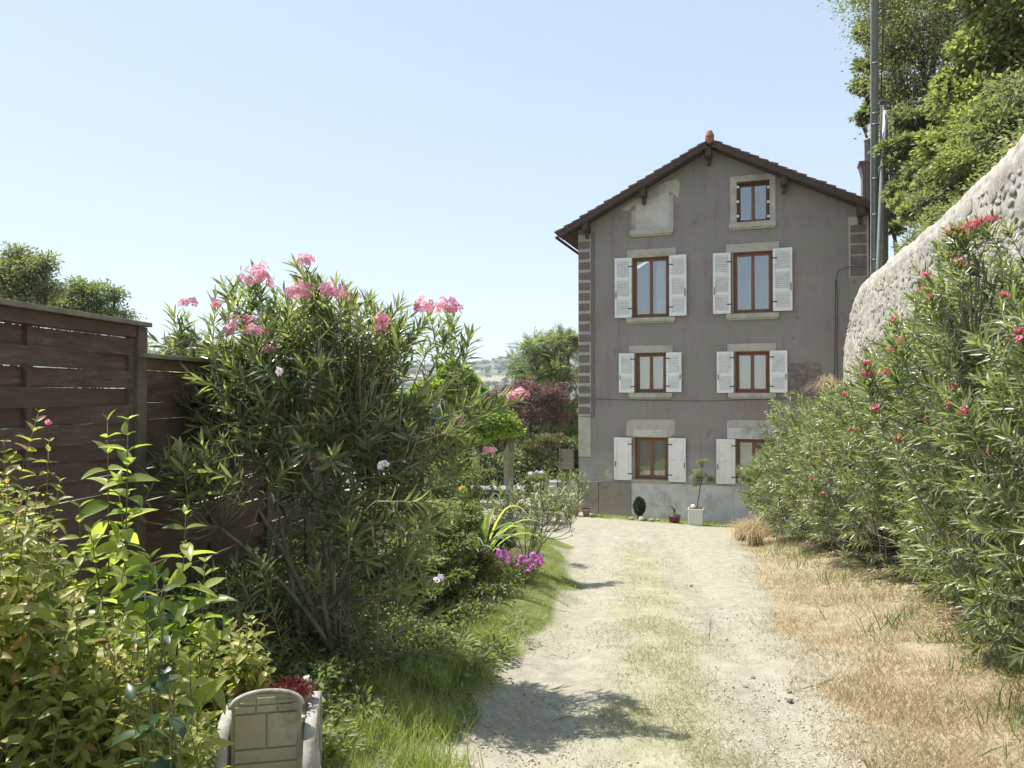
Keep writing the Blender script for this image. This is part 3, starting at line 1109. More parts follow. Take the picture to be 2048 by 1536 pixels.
def build_house():
    H = empty('house', F0 + FU * 4.2 + Vector((0, 0, -2.2)), 'tall brown grey rendered gable house with white shutters at the end of the drive', 'house')

    def roofz(s):
        return np.interp(s, [EL[0], RIDGE[0], ER[0]], [EL[1], RIDGE[1], ER[1]])
    wins = dict(A=(1266, 1338, 514, 634), B=(1468, 1546, 503, 625), C=(1475, 1541, 362, 444), E=(1271, 1332, 706, 785), F=(1471, 1539, 703, 785), Gw=(1269, 1335, 875, 959), Hw=(1472, 1542, 879, 967))
    rects = {k: frect(*v) for k, v in wins.items()}
    # front wall with real openings
    outer = [(0, BASE_Z), (W_, BASE_Z), (W_, float(roofz(W_)) - .04), (RIDGE[0], RIDGE[1] - .06), (0, float(roofz(0)) - .04)]
    loops = [[Vector((a, b, 0)) for a, b in outer]]
    for s0, s1, z0, z1 in rects.values():
        loops.append([Vector((s0, z0, 0)), Vector((s0, z1, 0)), Vector((s1, z1, 0)), Vector((s1, z0, 0))])
    tri = tessellate_polygon(loops)
    flat = [v for l in loops for v in l]
    mb = MB()
    mb.add([FM @ Vector((v.x, 0, v.y)) for v in flat], [tuple(t) for t in tri])
    mb.add([FM @ Vector((v.x, -.38, v.y)) for v in flat], [tuple(t) for t in tri])
    base = 0
    vs, fc = [], []
    for l in loops[1:]:
        for i in range(4):
            a, b = l[i], l[(i + 1) % 4]
            n0 = len(vs)
            vs += [FM @ Vector((a.x, 0, a.y)), FM @ Vector((b.x, 0, b.y)), FM @ Vector((b.x, -.38, b.y)), FM @ Vector((a.x, -.38, a.y))]
            fc.append((n0, n0 + 1, n0 + 2, n0 + 3))
    mb.add(vs, fc)
    mb.build('wall', M['facade'], H)
    mb = MB()
    mb.box(0, .38, -DEEP, -.381, BASE_Z, float(roofz(0)) - .06, FM)
    mb.build('wall', M['facade'], H)
    mb = MB()
    mb.box(W_ - .38, W_, -DEEP, -.381, BASE_Z, float(roofz(W_)) - .06, FM)
    mb.build('wall', M['facade'], H)
    mb = MB()
    mb.prism([(.381, BASE_Z), (W_ - .381, BASE_Z), (W_ - .381, float(roofz(W_)) - .1), (RIDGE[0], RIDGE[1] - .1), (.381, float(roofz(0)) - .1)], -DEEP, -DEEP + .35, FM)
    mb.build('wall', M['facade'], H)
    # floors inside, so light does not pass between storeys
    for px_y in (655, 840):
        z = fs(1350, px_y)[1]
        MB().box(.382, W_ - .382, -DEEP + .36, -.382, z - .1, z + .1, FM).build('floor', M['darkwood'], H)

    # roof: boards, rafters, verge boards, tiles
    def slope_pts(e, t0, t1, dn0, dn1):
        a, b = Vector((RIDGE[0], RIDGE[1])), Vector(e)
        d = (b - a)
        L = d.length
        d /= L
        n = Vector((-d.y, d.x)) if d.x > 0 else Vector((d.y, -d.x))
        return [tuple(a + d * t0 + n * dn0), tuple(a + d * t1 + n * dn0), tuple(a + d * t1 + n * dn1), tuple(a + d * t0 + n * dn1)], L, d, n
    for e in (EL, ER):
        pts, L, d, n = slope_pts(e, 0, 10, 0, .04)
        pts, L, d, n = slope_pts(e, .0, L, 0, .045)
        MB().prism(pts, -DEEP - .3, .46, FM).build('roof_boarding', M['darkwood'], H)
        pts, *_ = slope_pts(e, .12, L + .02, -.10, .075)
        MB().prism(pts, .462, .495, FM).build('bargeboard', M['darkwood'], H)
        # rafters below the boards in the overhang
        for dd in (.16, .40):
            pts, *_ = slope_pts(e, .3, L - .02, -.12, -.002)
            MB().prism(pts, dd - .05, dd + .03, FM).build('rafter', M['darkwood'], H)
        # tile courses
        step = .29
        nC = int(L / step) + 1
        tl = MB()
        A = Vector((RIDGE[0], RIDGE[1]))
        for c in range(nC):
            t1 = min(L + .05, (c + 1) * step + .06)
            t0 = max(.02, c * step - .04)
            jig = random.uniform(-.015, .015)
            def q(t, h):
                v = A + d * t + n * h
                return (v.x, v.y)
            pf = [q(t0, .055), q(t1, .085), q(t1, .135 + jig), q(t0, .075)]
            dmx = .50 + random.uniform(-.02, .02)
            MB().prism(pf, dmx - .26, dmx, FM).build('verge_tile', M['tile'], H)
            x = dmx - .265
            while x > -DEEP - .3:
                hh = random.uniform(-.006, .006)
                tl.prism([q(t0, .05), q(t1, .08), q(t1, .115 + hh), q(t0, .07)], x - .235, x, FM)
                x -= .24
        tl.build('roof_tiles', M['tile'], H, kind='stuff')
        # eave gutter
        ex = Vector(e) + d * .1
        MB().tube([FM @ Vector((ex.x - (.0), .3, ex.y + .0)), FM @ Vector((ex.x, -DEEP - .3, ex.y + .0))], .045, 8).build('gutter', M['iron'], H)
    # ridge tiles, first one upright orange
    y = .52
    k = 0
    while y > -DEEP - .3:
        Mx = FM @ Matrix.Translation((RIDGE[0], y, RIDGE[1] + .07)) @ Matrix.Rotation(math.pi / 2, 4, 'X')
        MB().lathe([(.10, 0), (.13, .02), (.12, .36)], 12, FM @ Matrix.Translation((RIDGE[0], y, RIDGE[1] + .08)) @ Matrix.Rotation(math.pi / 2, 4, 'X')).build('ridge_tile', M['orangetile'] if k == 0 else M['tile'], H)
        y -= .33
        k += 1
    zr = RIDGE[1]
    MB().lathe([(.1, 0), (.17, .04), (.165, .17), (.12, .21), (.13, .25), (.07, .33), (.02, .35)], 10, FM @ Matrix.Translation((RIDGE[0], .42, zr + .1)) @ Matrix.Scale(.78, 4)).build('ridge_finial', M['orangetile'], H)
    # purlin ends
    for px, py in ((1290, 392), (1420, 318), (1570, 366), (1176, 474), (1722, 422)):
        s, z = fs(px, py)
        z = float(roofz(s)) - .2
        MB().box(s - .09, s + .09, -.1, .44, z - .15, z + .12, FM).build('purlin_end', M['darkwood'], H, bevel=.01)
        MB().prism([(s - .05, z - .35), (s + .05, z - .35), (s + .06, z - .155), (s - .06, z - .155)], .002, .16, FM).build('bracket', M['darkwood'], H)

    # ---------- quoins
    sL = fs(1182, 700)[0]
    MB().box(0.0, sL, .001, .012, fs(1165, 832)[1], float(roofz(0)) - .25, FM).build('corner_strip', M['joint'], H)
    z = fs(1165, 828)[1]
    top = float(roofz(.2)) - .5
    i = 0
    while z < top:
        h = .225
        MB().box(.02 + random.uniform(-.008, .008), sL - .03 + random.uniform(-.02, .02), .013, .04, z, min(z + h, top), FM).build('quoin', M['quoin'], H)
        z += h + .105
    MB().box(sL + .002, sL + .13, .001, .016, fs(1190, 835)[1], float(roofz(.4)) - .4, FM).build('corner_margin', M['quoin'], H)
    MB().box(.0, sL + .0, .002, .03, fs(1165, 913)[1], fs(1165, 834)[1], FM).build('corner_stone', M['stonetrim'], H, bevel=.008)
    s0, s1, z0, z1 = frect(1699, 1738, 410, 555)
    MB().box(s0, W_ - .005, .001, .012, z0, min(z1, float(roofz(W_)) - .2), FM).build('corner_strip', M['joint'], H)
    z = z0 + .05
    zt = float(roofz(W_)) - .45
    while z < zt:
        MB().box(s0 + .05, (s0 + .12) if False else W_ - .08, .013, .035, z, min(z + .25, zt), FM).build('quoin', M['quoin'], H)
        z += .31
    MB().box(s0, W_ - .005, .002, .03, fs(1715, 600)[1], z0 - .002, FM).build('corner_stone', M['beigeplaster'], H)
    # ---------- plinth
    zp = fs(1250, 964)[1]
    zp0 = BASE_Z
    cuts = [(1155, 1197, 'beigeplaster'), (1197.6, 1262, 'beigeplaster'), (1262, 1465, 'whiteplaster'), (1465, 1740, 'whiteplaster')]
    for a, b, mt in cuts:
        sa, sb = max(-.02, fs(a, 1000)[0]), min(W_ + .02, fs(b, 1000)[0])
        MB().box(sa + .004, sb - .004, .002, .055 if mt[0] == 'b' else .03, zp0, zp + (.0 if mt[0] == 'w' else -.02), FM).build('plinth', M[mt], H, bevel=.006)

    # ---------- windows
    def window(key, lintel=None, sill=None, curtain='sheer', sh=None, lou=True, deep=.17, frame=True, mid=True):
        s0, s1, z0, z1 = rects[key]
        fr = MB()
        t, d0, d1 = .055, -deep - .06, -deep
        e = .003
        fr.box(s0 + e, s0 + t, d0, d1, z0 + e, z1 - e, FM).box(s1 - t, s1 - e, d0, d1, z0 + e, z1 - e, FM)
        fr.box(s0 + t, s1 - t, d0, d1, z0 + e, z0 + t, FM).box(s0 + t, s1 - t, d0, d1, z1 - t, z1 - e, FM)
        W = fr.build('window', M['wood'], H, bevel=.006)
        sm = (s0 + s1) / 2
        for a, b in ((s0 + t + .002, sm - .001), (sm + .001, s1 - t - .002)):
            q = MB()
            w = .048
            dd0, dd1 = d0 + .012, d1 + .012
            za, zb = z0 + t + .002, z1 - t - .002
            q.box(a, a + w, dd0, dd1, za, zb, FM).box(b - w, b, dd0, dd1, za, zb, FM)
            q.box(a + w, b - w, dd0, dd1, za, za + w * 1.2, FM).box(a + w, b - w, dd0, dd1, zb - w, zb, FM)
            q.build('sash', M['wood'], W, bevel=.005)
            MB().box(a + w - .005, b - w + .005, (dd0 + dd1) / 2 - .003, (dd0 + dd1) / 2 + .003, za + w, zb - w, FM).build('pane', M['glass'], W)
        # curtain: pleated sheet, pointed at the bottom downstairs
        def curtain_sheet(a, b, lowa, lowb, point, dpt, amp):
            n, m_ = 26, 8
            vs, fc = [], []
            for i in range(n + 1):
                u = i / n
                lo = (lowa + (lowb - lowa) * u) if point is None else z0 + t + .03 + (z1 - z0) * (.34 * abs(u - point) ** 1.0)
                for j in range(m_ + 1):
                    v = j / m_
                    z = lo + (z1 - t - .02 - lo) * v
                    vs.append(FM @ Vector((a + (b - a) * u, dpt + amp * math.sin(u * 34 + .6 * math.sin(v * 3)) * (1.1 - .5 * v), z)))
            for i in range(n):
                for j in range(m_):
                    k = i * (m_ + 1) + j
                    fc.append((k, k + 1, k + m_ + 2, k + m_ + 1))
            mb_ = MB().add(vs, fc, True)
            mb_.build('curtain', M['lace'], W)
        if curtain == 'lace':
            curtain_sheet(s0 + t, sm - .01, 0, 0, .72, d0 - .06, .006)
            curtain_sheet(sm + .01, s1 - t, 0, 0, .28, d0 - .06, .006)
        elif curtain == 'sheer':
            curtain_sheet(s0 + .03, sm - .01, z0 + t, z0 + t, None, d0 - .1, .012)
            curtain_sheet(sm + .01, s1 - .03, z0 + t, z0 + t, None, d0 - .1, .012)
        elif curtain == 'part':
            curtain_sheet(s0 + (s1 - s0) * .62, s1 - .03, z0 + t, z0 + t, None, d0 - .12, .014)
        if lintel:
            a, b, c, d = frect(*lintel)
            if c < z1 + .001:
                c = z1 + .001
            MB().box(a, b, .001, .022, c, d, FM).build('lintel', M['stonetrim'], H, bevel=.005)
        if sill:
            a, b, c, d = frect(*sill)
            d = min(d, z0 - .002)
            q = MB().box(a, b, .001, .10, c + .03, d, FM).box(a + .03, b - .03, .001, .06, c - .02, c + .03, FM)
            q.build('sill', M['stonetrim'], H, bevel=.006)
        # shutters folded back on the wall
        for side, rc in (('l', sh[0]), ('r', sh[1])) if sh else ():
            a, b, c, d = frect(*rc)
            hinge = b if side == 'l' else a
            w = (b - a)
            ang = R(4) if side == 'l' else R(-4)
            Mh = FM @ Matrix.Translation((hinge, .045, 0)) @ Matrix.Rotation(-ang if side == 'l' else -ang, 4, 'Z')
            sgn = -1 if side == 'l' else 1
            def bx(q_, u0, u1, d0_, d1_, za, zb, Mx=Mh):
                x0, x1 = sorted((sgn * u0, sgn * u1))
                return q_.box(x0, x1, d0_, d1_, za, zb, Mx)
            q = MB()
            st = .07
            th = .035
            u0, u1 = .008, w
            bx(q, u0, u0 + st, 0, th, c, d)
            bx(q, u1 - st, u1, 0, th, c, d)
            rails = [c, d - .09] if not lou else [c, c + (d - c) * .40, d - .08]
            if lou and (d - c) > 1.5:
                rails = [c, c + (d - c) * .3, c + (d - c) * .62, d - .08]
            rh = .09
            for zr_ in rails:
                bx(q, u0 + st, u1 - st, 0, th, zr_, min(zr_ + rh, d))
            S = q.build('shutter', M['whitepaint'], H, bevel=.004)
            if lou:
                for k_ in range(len(rails) - 1):
                    za, zb = rails[k_] + rh, rails[k_ + 1]
                    n = max(2, int((zb - za) / .05))
                    for j in range(n):
                        zc = za + (zb - za) * (j + .5) / n
                        Ms = Mh @ Matrix.Translation((0, th / 2, zc)) @ Matrix.Rotation(R(-58), 4, 'X')
                        bx(MB(), u0 + st - .004, u1 - st + .004, -.031, .031, -.004, .004, Ms).build('slat', M['whitepaint'], S)
            else:
                um = (u0 + u1) / 2
                zb_ = c + .09
                zt_ = d - .09
                bx(MB(), u0 + st, u1 - st, .006, .018, zb_, zt_).build('panel', M['whitepaint'], S)
                zm = (zb_ + zt_) / 2
                for (pa, pb) in ((zb_ + .03, zm - .02), (zm + .02, zt_ - .03)):
                    bx(MB(), u0 + st + .03, u1 - st - .03, .018, .028, pa, pb).build('raised_panel', M['whitepaint'], S, bevel=.006)
            for zz in (c + .15 * (d - c), c + .85 * (d - c)):
                bx(MB(), -.03, .12, th + .001, th + .008, zz - .015, zz + .015).build('hinge', M['iron'], S)
            bx(MB(), u1 - .05, u1 - .03, th + .001, th + .02, c + .32 * (d - c), c + .44 * (d - c)).build('latch', M['iron'], S)
        return W
    window('A', (1255, 1353, 498, 514), (1253, 1351, 635.5, 645.5), 'part', ((1231, 1265, 517, 636), (1339.5, 1374.5, 511, 632)), deep=.16)
    window('B', (1453, 1559.5, 486, 503), (1453, 1559, 627, 638), None, ((1427, 1463, 507, 628), (1546.5, 1586, 497, 622)), deep=.16)
    window('E', (1258, 1346, 691, 705), (1258, 1345, 786, 796), 'sheer', ((1239, 1269.5, 707, 785), (1332.5, 1364, 705, 784)))
    window('F', (1455, 1553, 687, 702), (1456.5, 1552, 786, 796), 'sheer', ((1434, 1468, 703.5, 785.5), (1539.5, 1575, 701.5, 785)))
    window('Gw', None, (1262, 1342, 960, 965), 'lace', ((1229, 1264, 875, 959), (1337, 1372, 876, 963)), False)
    window('Hw', None, None, 'lace', ((1432.5, 1470.6, 878, 967), (1543, 1580, 879, 968)), False)
    window('C', None, (1459, 1554, 444, 457), None, None)
    # attic window stone surround and shutter hooks
    s0, s1, z0, z1 = rects['C']
    a, b, c, d = frect(1462, 1553, 350, 444)
    MB().box(a, s0 - .001, .001, .022, z0, d, FM).box(s1 + .001, b, .001, .022, z0, d, FM).box(s0 - .001, s1 + .001, .001, .0215, z1 + .001, d, FM).build('stone_surround', M['stonetrim'], H)
    MB().box(s0 - .0, s0 + .05, -.12, .03, z0 + .01, z1 - .01, FM).box(s1 - .05, s1, -.12, .03, z0 + .01, z1 - .01, FM).box(s0 + .05, s1 - .05, -.12, .03, z1 - .06, z1 - .01, FM).build('shutter_stop', M['darkwood'], H)
    for px in (1477.5, 1538.5):
        for py in (375, 404, 433):
            s, z = fs(px, py)
            MB().box(s - .035, s + .035, .03, .06, z - .035, z + .035, FM).build('hinge_pin', M['whitepaint'], H, bevel=.008)
    # blocked attic window with its rough cream patch
    a, b, c, d = frect(1272, 1339, 375, 457)
    zt = lambda s: float(roofz(s)) - .33
    MB().prism([(a, c), (b, c), (b, zt(b) - .25), (a, zt(a) - .04)], .002, .014, FM).build('blocked_window', M['cream'], H)
    s_a, z_a = fs(1248, 405)
    rg = [fs(1262, 412), fs(1271, 412), fs(1271, 418)]
    pl = [(a - .0, zt(a) - .037), (b, zt(b) - .247), (b + .3, zt(b) - .5), (b + .33, zt(b + .33) - .2), (b + .25, zt(b + .25) - .02), (b - .1, zt(b - .1) + .1), (a, zt(a) + .12), (a - .5, zt(a - .5) + .1), (a - .25, zt(a - .25) - .1)]
    MB().prism(pl, .002, .011, FM).build('plaster_patch', M['stonetrim'], H)
    a0, a1, _, _ = frect(1264, 1271.5, 420, 457)
    MB().box(a0, a - .002, .002, .02, c, zt(a0) - .14, FM).build('jamb_stone', M['stonetrim'], H)
    b0, b1, bz0, bz1 = frect(1340, 1348, 390, 457)
    MB().box(b + .002, b1, .002, .02, c, bz1, FM).build('jamb_stone', M['stonetrim'], H)
    a, b, c, d = frect(1260, 1348, 458, 472)
    MB().box(a, b, .001, .1, c + .05, d, FM).box(a + .05, b - .05, .001, .06, c, c + .05, FM).build('sill', M['stonetrim'], H, bevel=.006)
    # ground-floor lintels and render patches
    a, b, c, d = frect(1267, 1333, 859, 874)
    MB().box(a, b, .014, .028, max(c, rects['Gw'][3] + .002), d, FM).build('lintel', M['cream'], H, bevel=.004)
    p = [(1252, 872), (1254, 842), (1266, 839), (1345, 839), (1350, 845), (1349, 868), (1339, 874)]
    MB().prism([fs(*q) for q in p], .002, .012, FM).build('plaster_patch', M['joint'], H)
    a, b, c, d = frect(1454, 1560, 856, 878)
    MB().box(a, b, .014, .05, max(c, rects['Hw'][3] + .002), d, FM).build('lintel', M['whiteplaster'], H, bevel=.006)
    p = [(1453, 858), (1454, 842), (1462, 840), (1558, 841), (1562, 858)]
    MB().prism([fs(*q) for q in p], .002, .012, FM).build('plaster_patch', M['joint'], H)
    # bare brickwork patch by the hedge
    brm = rough_mat('dusty_purple_brick', (.16, .115, .115), (.27, .2, .19), 8, .95, bmp=.6)
    mort = rough_mat('old_mortar', (.2, .18, .165), (.28, .26, .24), 8, .95, bmp=.6)
    a, b, c, d = frect(1577, 1640, 722, 800)
    MB().prism([(a, c + .1), (a + .3, c - .35), (b, c - .3), (b + .05, d - .15), (a + .6, d + .02), (a + .1, d - .1)], .002, .008, FM).build('bare_mortar', mort, H)
    z = c - .2
    row = 0
    while z < d - .1:
        s = a + .04 + (.12 if row % 2 else 0) + max(0, (c - z)) * .6
        while s < b - .12:
            w = random.uniform(.15, .23)
            if random.random() < .88:
                MB().box(s, s + w, .0085, random.uniform(.018, .035), z + random.uniform(0, .01), z + .065, FM).build('brick', brm, H)
            s += w + .02
        z += .085
        row += 1
    # cables, pipe
    cab = [fs(1157, 797), fs(1185, 798), fs(1300, 801), fs(1420, 802), fs(1500, 799), fs(1580, 797)]
    MB().tube([FM @ Vector((s, .06, z)) for s, z in cab], .007, 6).build('cable', M['iron'], H)
    cab = [fs(1735, 532), fs(1700, 534), fs(1678, 542), fs(1672, 560), fs(1671, 650), fs(1669, 760)]
    MB().tube([FM @ Vector((s, .06, z)) for s, z in cab], .009, 6).build('cable', M['iron'], H)
    cab = [fs(1674, 560), fs(1676, 600), fs(1674, 700), fs(1675, 760)]
    MB().tube([FM @ Vector((s, .05, z)) for s, z in cab], .009, 6).build('drain_pipe', M['iron'], H)
    # chimney
    s = 8.62
    z0 = P(1736, 420, 22.7).z
    z1 = P(1736, 332, 22.7).z
    chm = rough_mat('brown_rendered_chimney', (.15, .12, .11), (.2, .165, .15), 5, .9)
    MB().prism([(s - .17, -3), (s + .25, -3), (s + .25, z1 - .3), (s + .3, z1), (s - .25, z1), (s - .17, z1 - .35)], -1.8, -1.3, FM).build('chimney', chm, H)
    MB().box(s - .27, s + .32, -1.83, -1.27, z1 + .001, z1 + .07, FM).build('chimney_cap', chm, H)
    MB().lathe([(.09, 0), (.09, .65), (.11, .66), (.11, .72)], 12, FM @ Matrix.Translation((s - .0, -1.55, z1 + .07))).build('chimney_pipe', M['galv'], H)
    return H


M['galv'] = rough_mat('grey_galvanised_metal', (.28, .29, .3), (.38, .39, .4), 8, .5, bmp=.05, metallic=.3)
build_house()
#PART3

# ------------------------------------------------------------ woven fence
def fence():
    mw, nt, b, out = new_mat('dark_brown_stained_board')
    g = nt.nodes.new('ShaderNodeNewGeometry')
    mp_ = nt.nodes.new('ShaderNodeMapping')
    mp_.inputs['Scale'].default_value = (1, .08, 1)
    nt.links.new(g.outputs['Position'], mp_.inputs['Vector'])
    gr = noise_n(nt, 38, 6, .7, mp_.outputs[0])
    c = ramp(nt, gr, [(.3, (.07, .046, .045)), (.55, (.14, .1, .094)), (.75, (.23, .175, .155))])
    oi = nt.nodes.new('ShaderNodeObjectInfo')
    c = mixc(nt, ramp(nt, oi.outputs['Random'], [(0, (.0, .0, .0)), (1, (.6, .6, .6))]), c, (.09, .058, .052))
    c = mixc(nt, ramp(nt, noise_n(nt, 2.3, 5, .65), [(.5, (0, 0, 0)), (.7, (.5, .5, .5))]), c, (.2, .16, .13))
    nt.links.new(c, b.inputs['Base Color'])
    b.inputs['Roughness'].default_value = .65
    bump(nt, b, gr, .5, .004)
    mp = rough_mat('grey_brown_fence_post', (.12, .105, .085), (.2, .18, .15), 6, .8, bmp=.4)
    mc = rough_mat('weathered_fence_cap', (.2, .18, .15), (.32, .29, .24), 8, .85, bmp=.4)
    ys = [1.05, 2.82, 4.62, 6.45, 8.28]
    root = empty('fence', (float(XF(4.6)), 4.6, .05), 'dark brown woven board fence stepping down along the left side of the garden', 'fence')
    fd = Vector((.105, .994, 0)).normalized()
    fn = Vector((fd.y, -fd.x, 0))
    org = Vector((-2.8, 0, 0))

    def FX(y):
        t = y / fd.y
        p = org + fd * t
        return Matrix(((fd.x, fn.x, 0, p.x), (fd.y, fn.y, 0, p.y), (0, 0, 1, 0), (0, 0, 0, 1)))
    tops = [2.04, 2.02, 1.83, 1.60]
    for i in range(4):
        top, y0, y1 = tops[i], ys[i], ys[i + 1]
        L = (y1 - y0) / fd.y
        Mx = FX(y0)
        z0 = min(float(G(XF(y0) + .1, y0)), float(G(XF(y1) + .1, y1))) - .02
        MB().box(L - .05, L + .04, -.045, .045, z0 - .5, top + (.0 if i != 1 else -.002), Mx).build('post', mp, root, bevel=.006)
        if i == 0:
            MB().box(-.05, .04, -.045, .045, z0 - .5, top, Mx).build('post', mp, root, bevel=.006)
        MB().box(-.04 + .085 * 1, L - .055, -.035, .035, top - .07, top - .001, Mx).build('top_rail', mw, root, bevel=.004)
        MB().box(.045, L - .055, -.035, .035, z0, z0 + .06, Mx).build('bottom_rail', mw, root)
        MB().box(-.04, L + .05, -.07, .07, top + .001, top + .028, Mx).build('cap_board', mc, root, bevel=.004)
        for a, b in ((.045, .085), (L / 2 - .02, L / 2 + .02), (L - .095, L - .055)):
            MB().box(a, b, -.016, .016, z0 + .061, top - .072, Mx).build('batten', mw, root)
        bh = .098
        nb = int(round((top - .072 - z0 - .062) / .101))
        bh = (top - .072 - z0 - .062) / nb - .002
        z = z0 + .063
        k = 0
        while k < nb:
            n = 20
            vs_, fc = [], []
            for j in range(n + 1):
                u = j / n
                a = .05 + (L - .11) * u
                sg = 1 if k % 2 else -1
                off = sg * -.016 * math.cos(2 * math.pi * u) + random.uniform(-.001, .001)
                dz = .003 * math.sin(3 * u + k * 2.1)
                for dd, zz in ((off - .005, z - .004), (off + .005, z - .004), (off + .005, z + bh - .002), (off - .005, z + bh - .002)):
                    vs_.append(Mx @ Vector((a, dd, zz + dz)))
            for j in range(n):
                b = j * 4
                for q in range(4):
                    fc.append((b + q, b + (q + 1) % 4, b + 4 + (q + 1) % 4, b + 4 + q))
            fc += [(0, 1, 2, 3), (n * 4 + 3, n * 4 + 2, n * 4 + 1, n * 4)]
            MB().add(vs_, fc).build('board', mw, root)
            z += bh + .002
            k += 1
    MB().tube([Vector((float(XF(6.6)) + .35, 6.5, -.3)), Vector((float(XF(6.6)) + .33, 6.52, 1.02))], .035, 8).build('support_stake', mp, root)


fence()

# ------------------------------------------------------------ utility poles
def poles():
    x0, Y = None, 19.6
    b = P(1746, 560, Y)
    t = P(1750, -190, Y)
    b.z = 3.3 - 5
    wood = rough_mat('grey_green_weathered_pole', (.13, .13, .115), (.22, .215, .19), 8, .85, bmp=.4)
    root = empty('utility_pole', b, 'tall grey utility pole with metal bands reaching above the frame', 'utility pole', 'utility poles')
    d = (t - b)
    n = 10
    MB().tube([b + d * (i / n) for i in range(n + 1)], [.098 - .0012 * i for i in range(n + 1)], 14).build('post', wood, root)
    MB().tube([b + d * (i / n) + Vector((-.115, -.03, 0)) for i in range(n + 1)], .016, 6).build('edge_conduit', M['galv'], root)
    for py in (128, 228, 250, 358, 430, 520):
        z = P(1746, py, Y).z
        c = b + d * ((z - b.z) / d.z)
        MB().lathe([(.105, -.012), (.108, -.012), (.108, .012), (.105, .012)], 14, Matrix.Translation(c)).build('metal_band', M['galv'], root)
    # shorter stub pole with a conduit
    Y2 = 19.0
    b2, t2 = P(1762, 560, Y2), P(1771, 203, Y2)
    b2.z = -1.5
    r2 = empty('utility_pole', b2, 'short square topped pole with a pale conduit beside the tall utility pole', 'utility pole', 'utility poles')
    MB().tube([b2, P(1766, 480, Y2 + .12), P(1768, 330, Y2 + .12), t2 + Vector((.02, .12, 0))], [.13, .125, .105, .075], 10).build('post', wood, r2)
    MB().box(-.1, .1, -.1, .1, 0, .02, Matrix.Translation(t2 + Vector((.02, .12, .02)))).build('cap_plate', M['galv'], r2)
    MB().tube([P(1752, 640, Y2 - .1), P(1757, 520, Y2 - .1), P(1761, 420, Y2 - .1), P(1765, 320, Y2 - .05), P(1771, 222, Y2)], .055, 10).build('conduit', M['galv'], r2)
    for k, (dx, ph) in enumerate(((0, 0), (2, 1.6))):
        pts = [P(1769 + dx - (i / 11) * 10 + 1.2 * math.sin(i * 1.3 + ph), -150 + i * 42, Y2 - .05) for i in range(14)]
        c = MB().tube(pts, .012, 5).build('power_cable', M['iron'], None, loc=pts[-1])
        tag(c, ('black twisted cable running up close beside the tall pole', 'second black cable hanging slightly right of the first by the poles')[k], 'cable', 'cables on the poles')


poles()

# ------------------------------------------------------------ trees on the right slope
TS = diamond_tpl(.13, .07)
TSM = diamond_tpl(.09, .045)


def gz(v, f=None):
    v = Vector(v)
    v.z = float(Hs(v.x, v.y)) - .1
    return v


b = gz(P(1880, 300, 23))
blob_tree('holm_oak_tree', b, [BL(1830, 60, 22, 95), BL(1860, 170, 22, 90), BL(1790, 160, 22, 55), BL(1900, 0, 22, 110), BL(1820, -60, 22, 110), BL(1800, 250, 21.5, 50), BL(1880, -160, 23, 150), BL(1950, 130, 23, 90), BL(1870, 270, 22, 80), BL(1780, 90, 22, 40), BL(1930, 260, 21, 70)],
          'large grey green fine leaved tree rising behind the poles', 'tree', TSM, M['treegrey'], 60000, 11, .2, 30, spread=.5, group='trees on the bank above the stone wall')
b = gz(P(2060, 300, 16))
blob_tree('broadleaf_tree', b, [BL(1985, 120, 15.5, 75), BL(2040, 40, 15, 90), BL(1950, 215, 15.5, 70), BL(2030, 230, 14.5, 70), BL(1900, 300, 15.5, 50), BL(2090, 130, 15, 90), BL(1905, 165, 16, 35), BL(2000, -60, 15, 90)],
          'yellow green broad leaved tree at the right edge above the wall', 'tree', diamond_tpl(.12, .075), M['treelime'], 42000, 12, .14, 26, spread=.45, group='trees on the bank above the stone wall')
b = gz(P(1850, 420, 19.5))
blob_tree('young_tree', b, [BL(1835, 305, 18.5, 50), BL(1800, 300, 18.5, 30), BL(1860, 350, 18, 45), BL(1815, 385, 18, 32), BL(1845, 240, 19, 38)],
          'mid green leafy tree leaning over the wall just right of the poles', 'tree', TS, M['treegreen'], 16000, 13, .07, 22, spread=.45, group='trees on the bank above the stone wall')
b = gz(P(1800, 400, 26))
blob_tree('slender_tree', b, [BL(1748, 120, 24, 32), BL(1730, 170, 24, 22), BL(1738, 60, 24.5, 24), BL(1775, 40, 25, 32), BL(1722, 235, 23.5, 14), BL(1770, 200, 24.5, 32), BL(1790, 100, 25, 40), BL(1790, 455, 22, 14)],
          'bright green tree whose branches show left of the tall pole', 'tree', TS, M['treegreen'], 15000, 14, .09, 18, spread=.45, group='trees on the bank above the stone wall')
for k, (px, py, Y, rp, mt, lb) in enumerate(((1930, 330, 14.0, 42, 'treelime', 'yellow green bush on the wall crest below the broad leaved tree'),
                                             (1870, 395, 15.5, 36, 'treegrey', 'grey green bush on the wall crest in the middle'),
                                             (1822, 425, 17.0, 26, 'treelime', 'small light green bush on the low end of the wall crest'),
                                             (2000, 262, 12.0, 50, 'treegreen', 'dark green bush on the wall crest at the right edge'), (1895, 345, 16.5, 44, 'treegreen', 'mid green bush behind the wall crest bushes'), (1965, 270, 14.5, 55, 'treelime', 'large light green bush under the broad leaved tree'), (2035, 205, 12.5, 60, 'treegrey', 'grey green bush filling the right edge below the tree crowns'))):
    c = P(px, py, Y)
    b = Vector((max(c.x, float(xw(Y)) + .3), Y + .2, 0))
    b.z = float(Hs(b.x, b.y)) - .05
    r_ = rp * Y / FPX
    blob_tree('bush', b, [(c, r_), (c + Vector((r_ * .9, .2, .1)), r_ * .8), (c + Vector((r_ * .4, .5, .35)), r_ * .8)], lb, 'bush', TSM, M[mt], 6000, 40 + k, .02, 16, spread=.5, group='bushes along the wall crest')

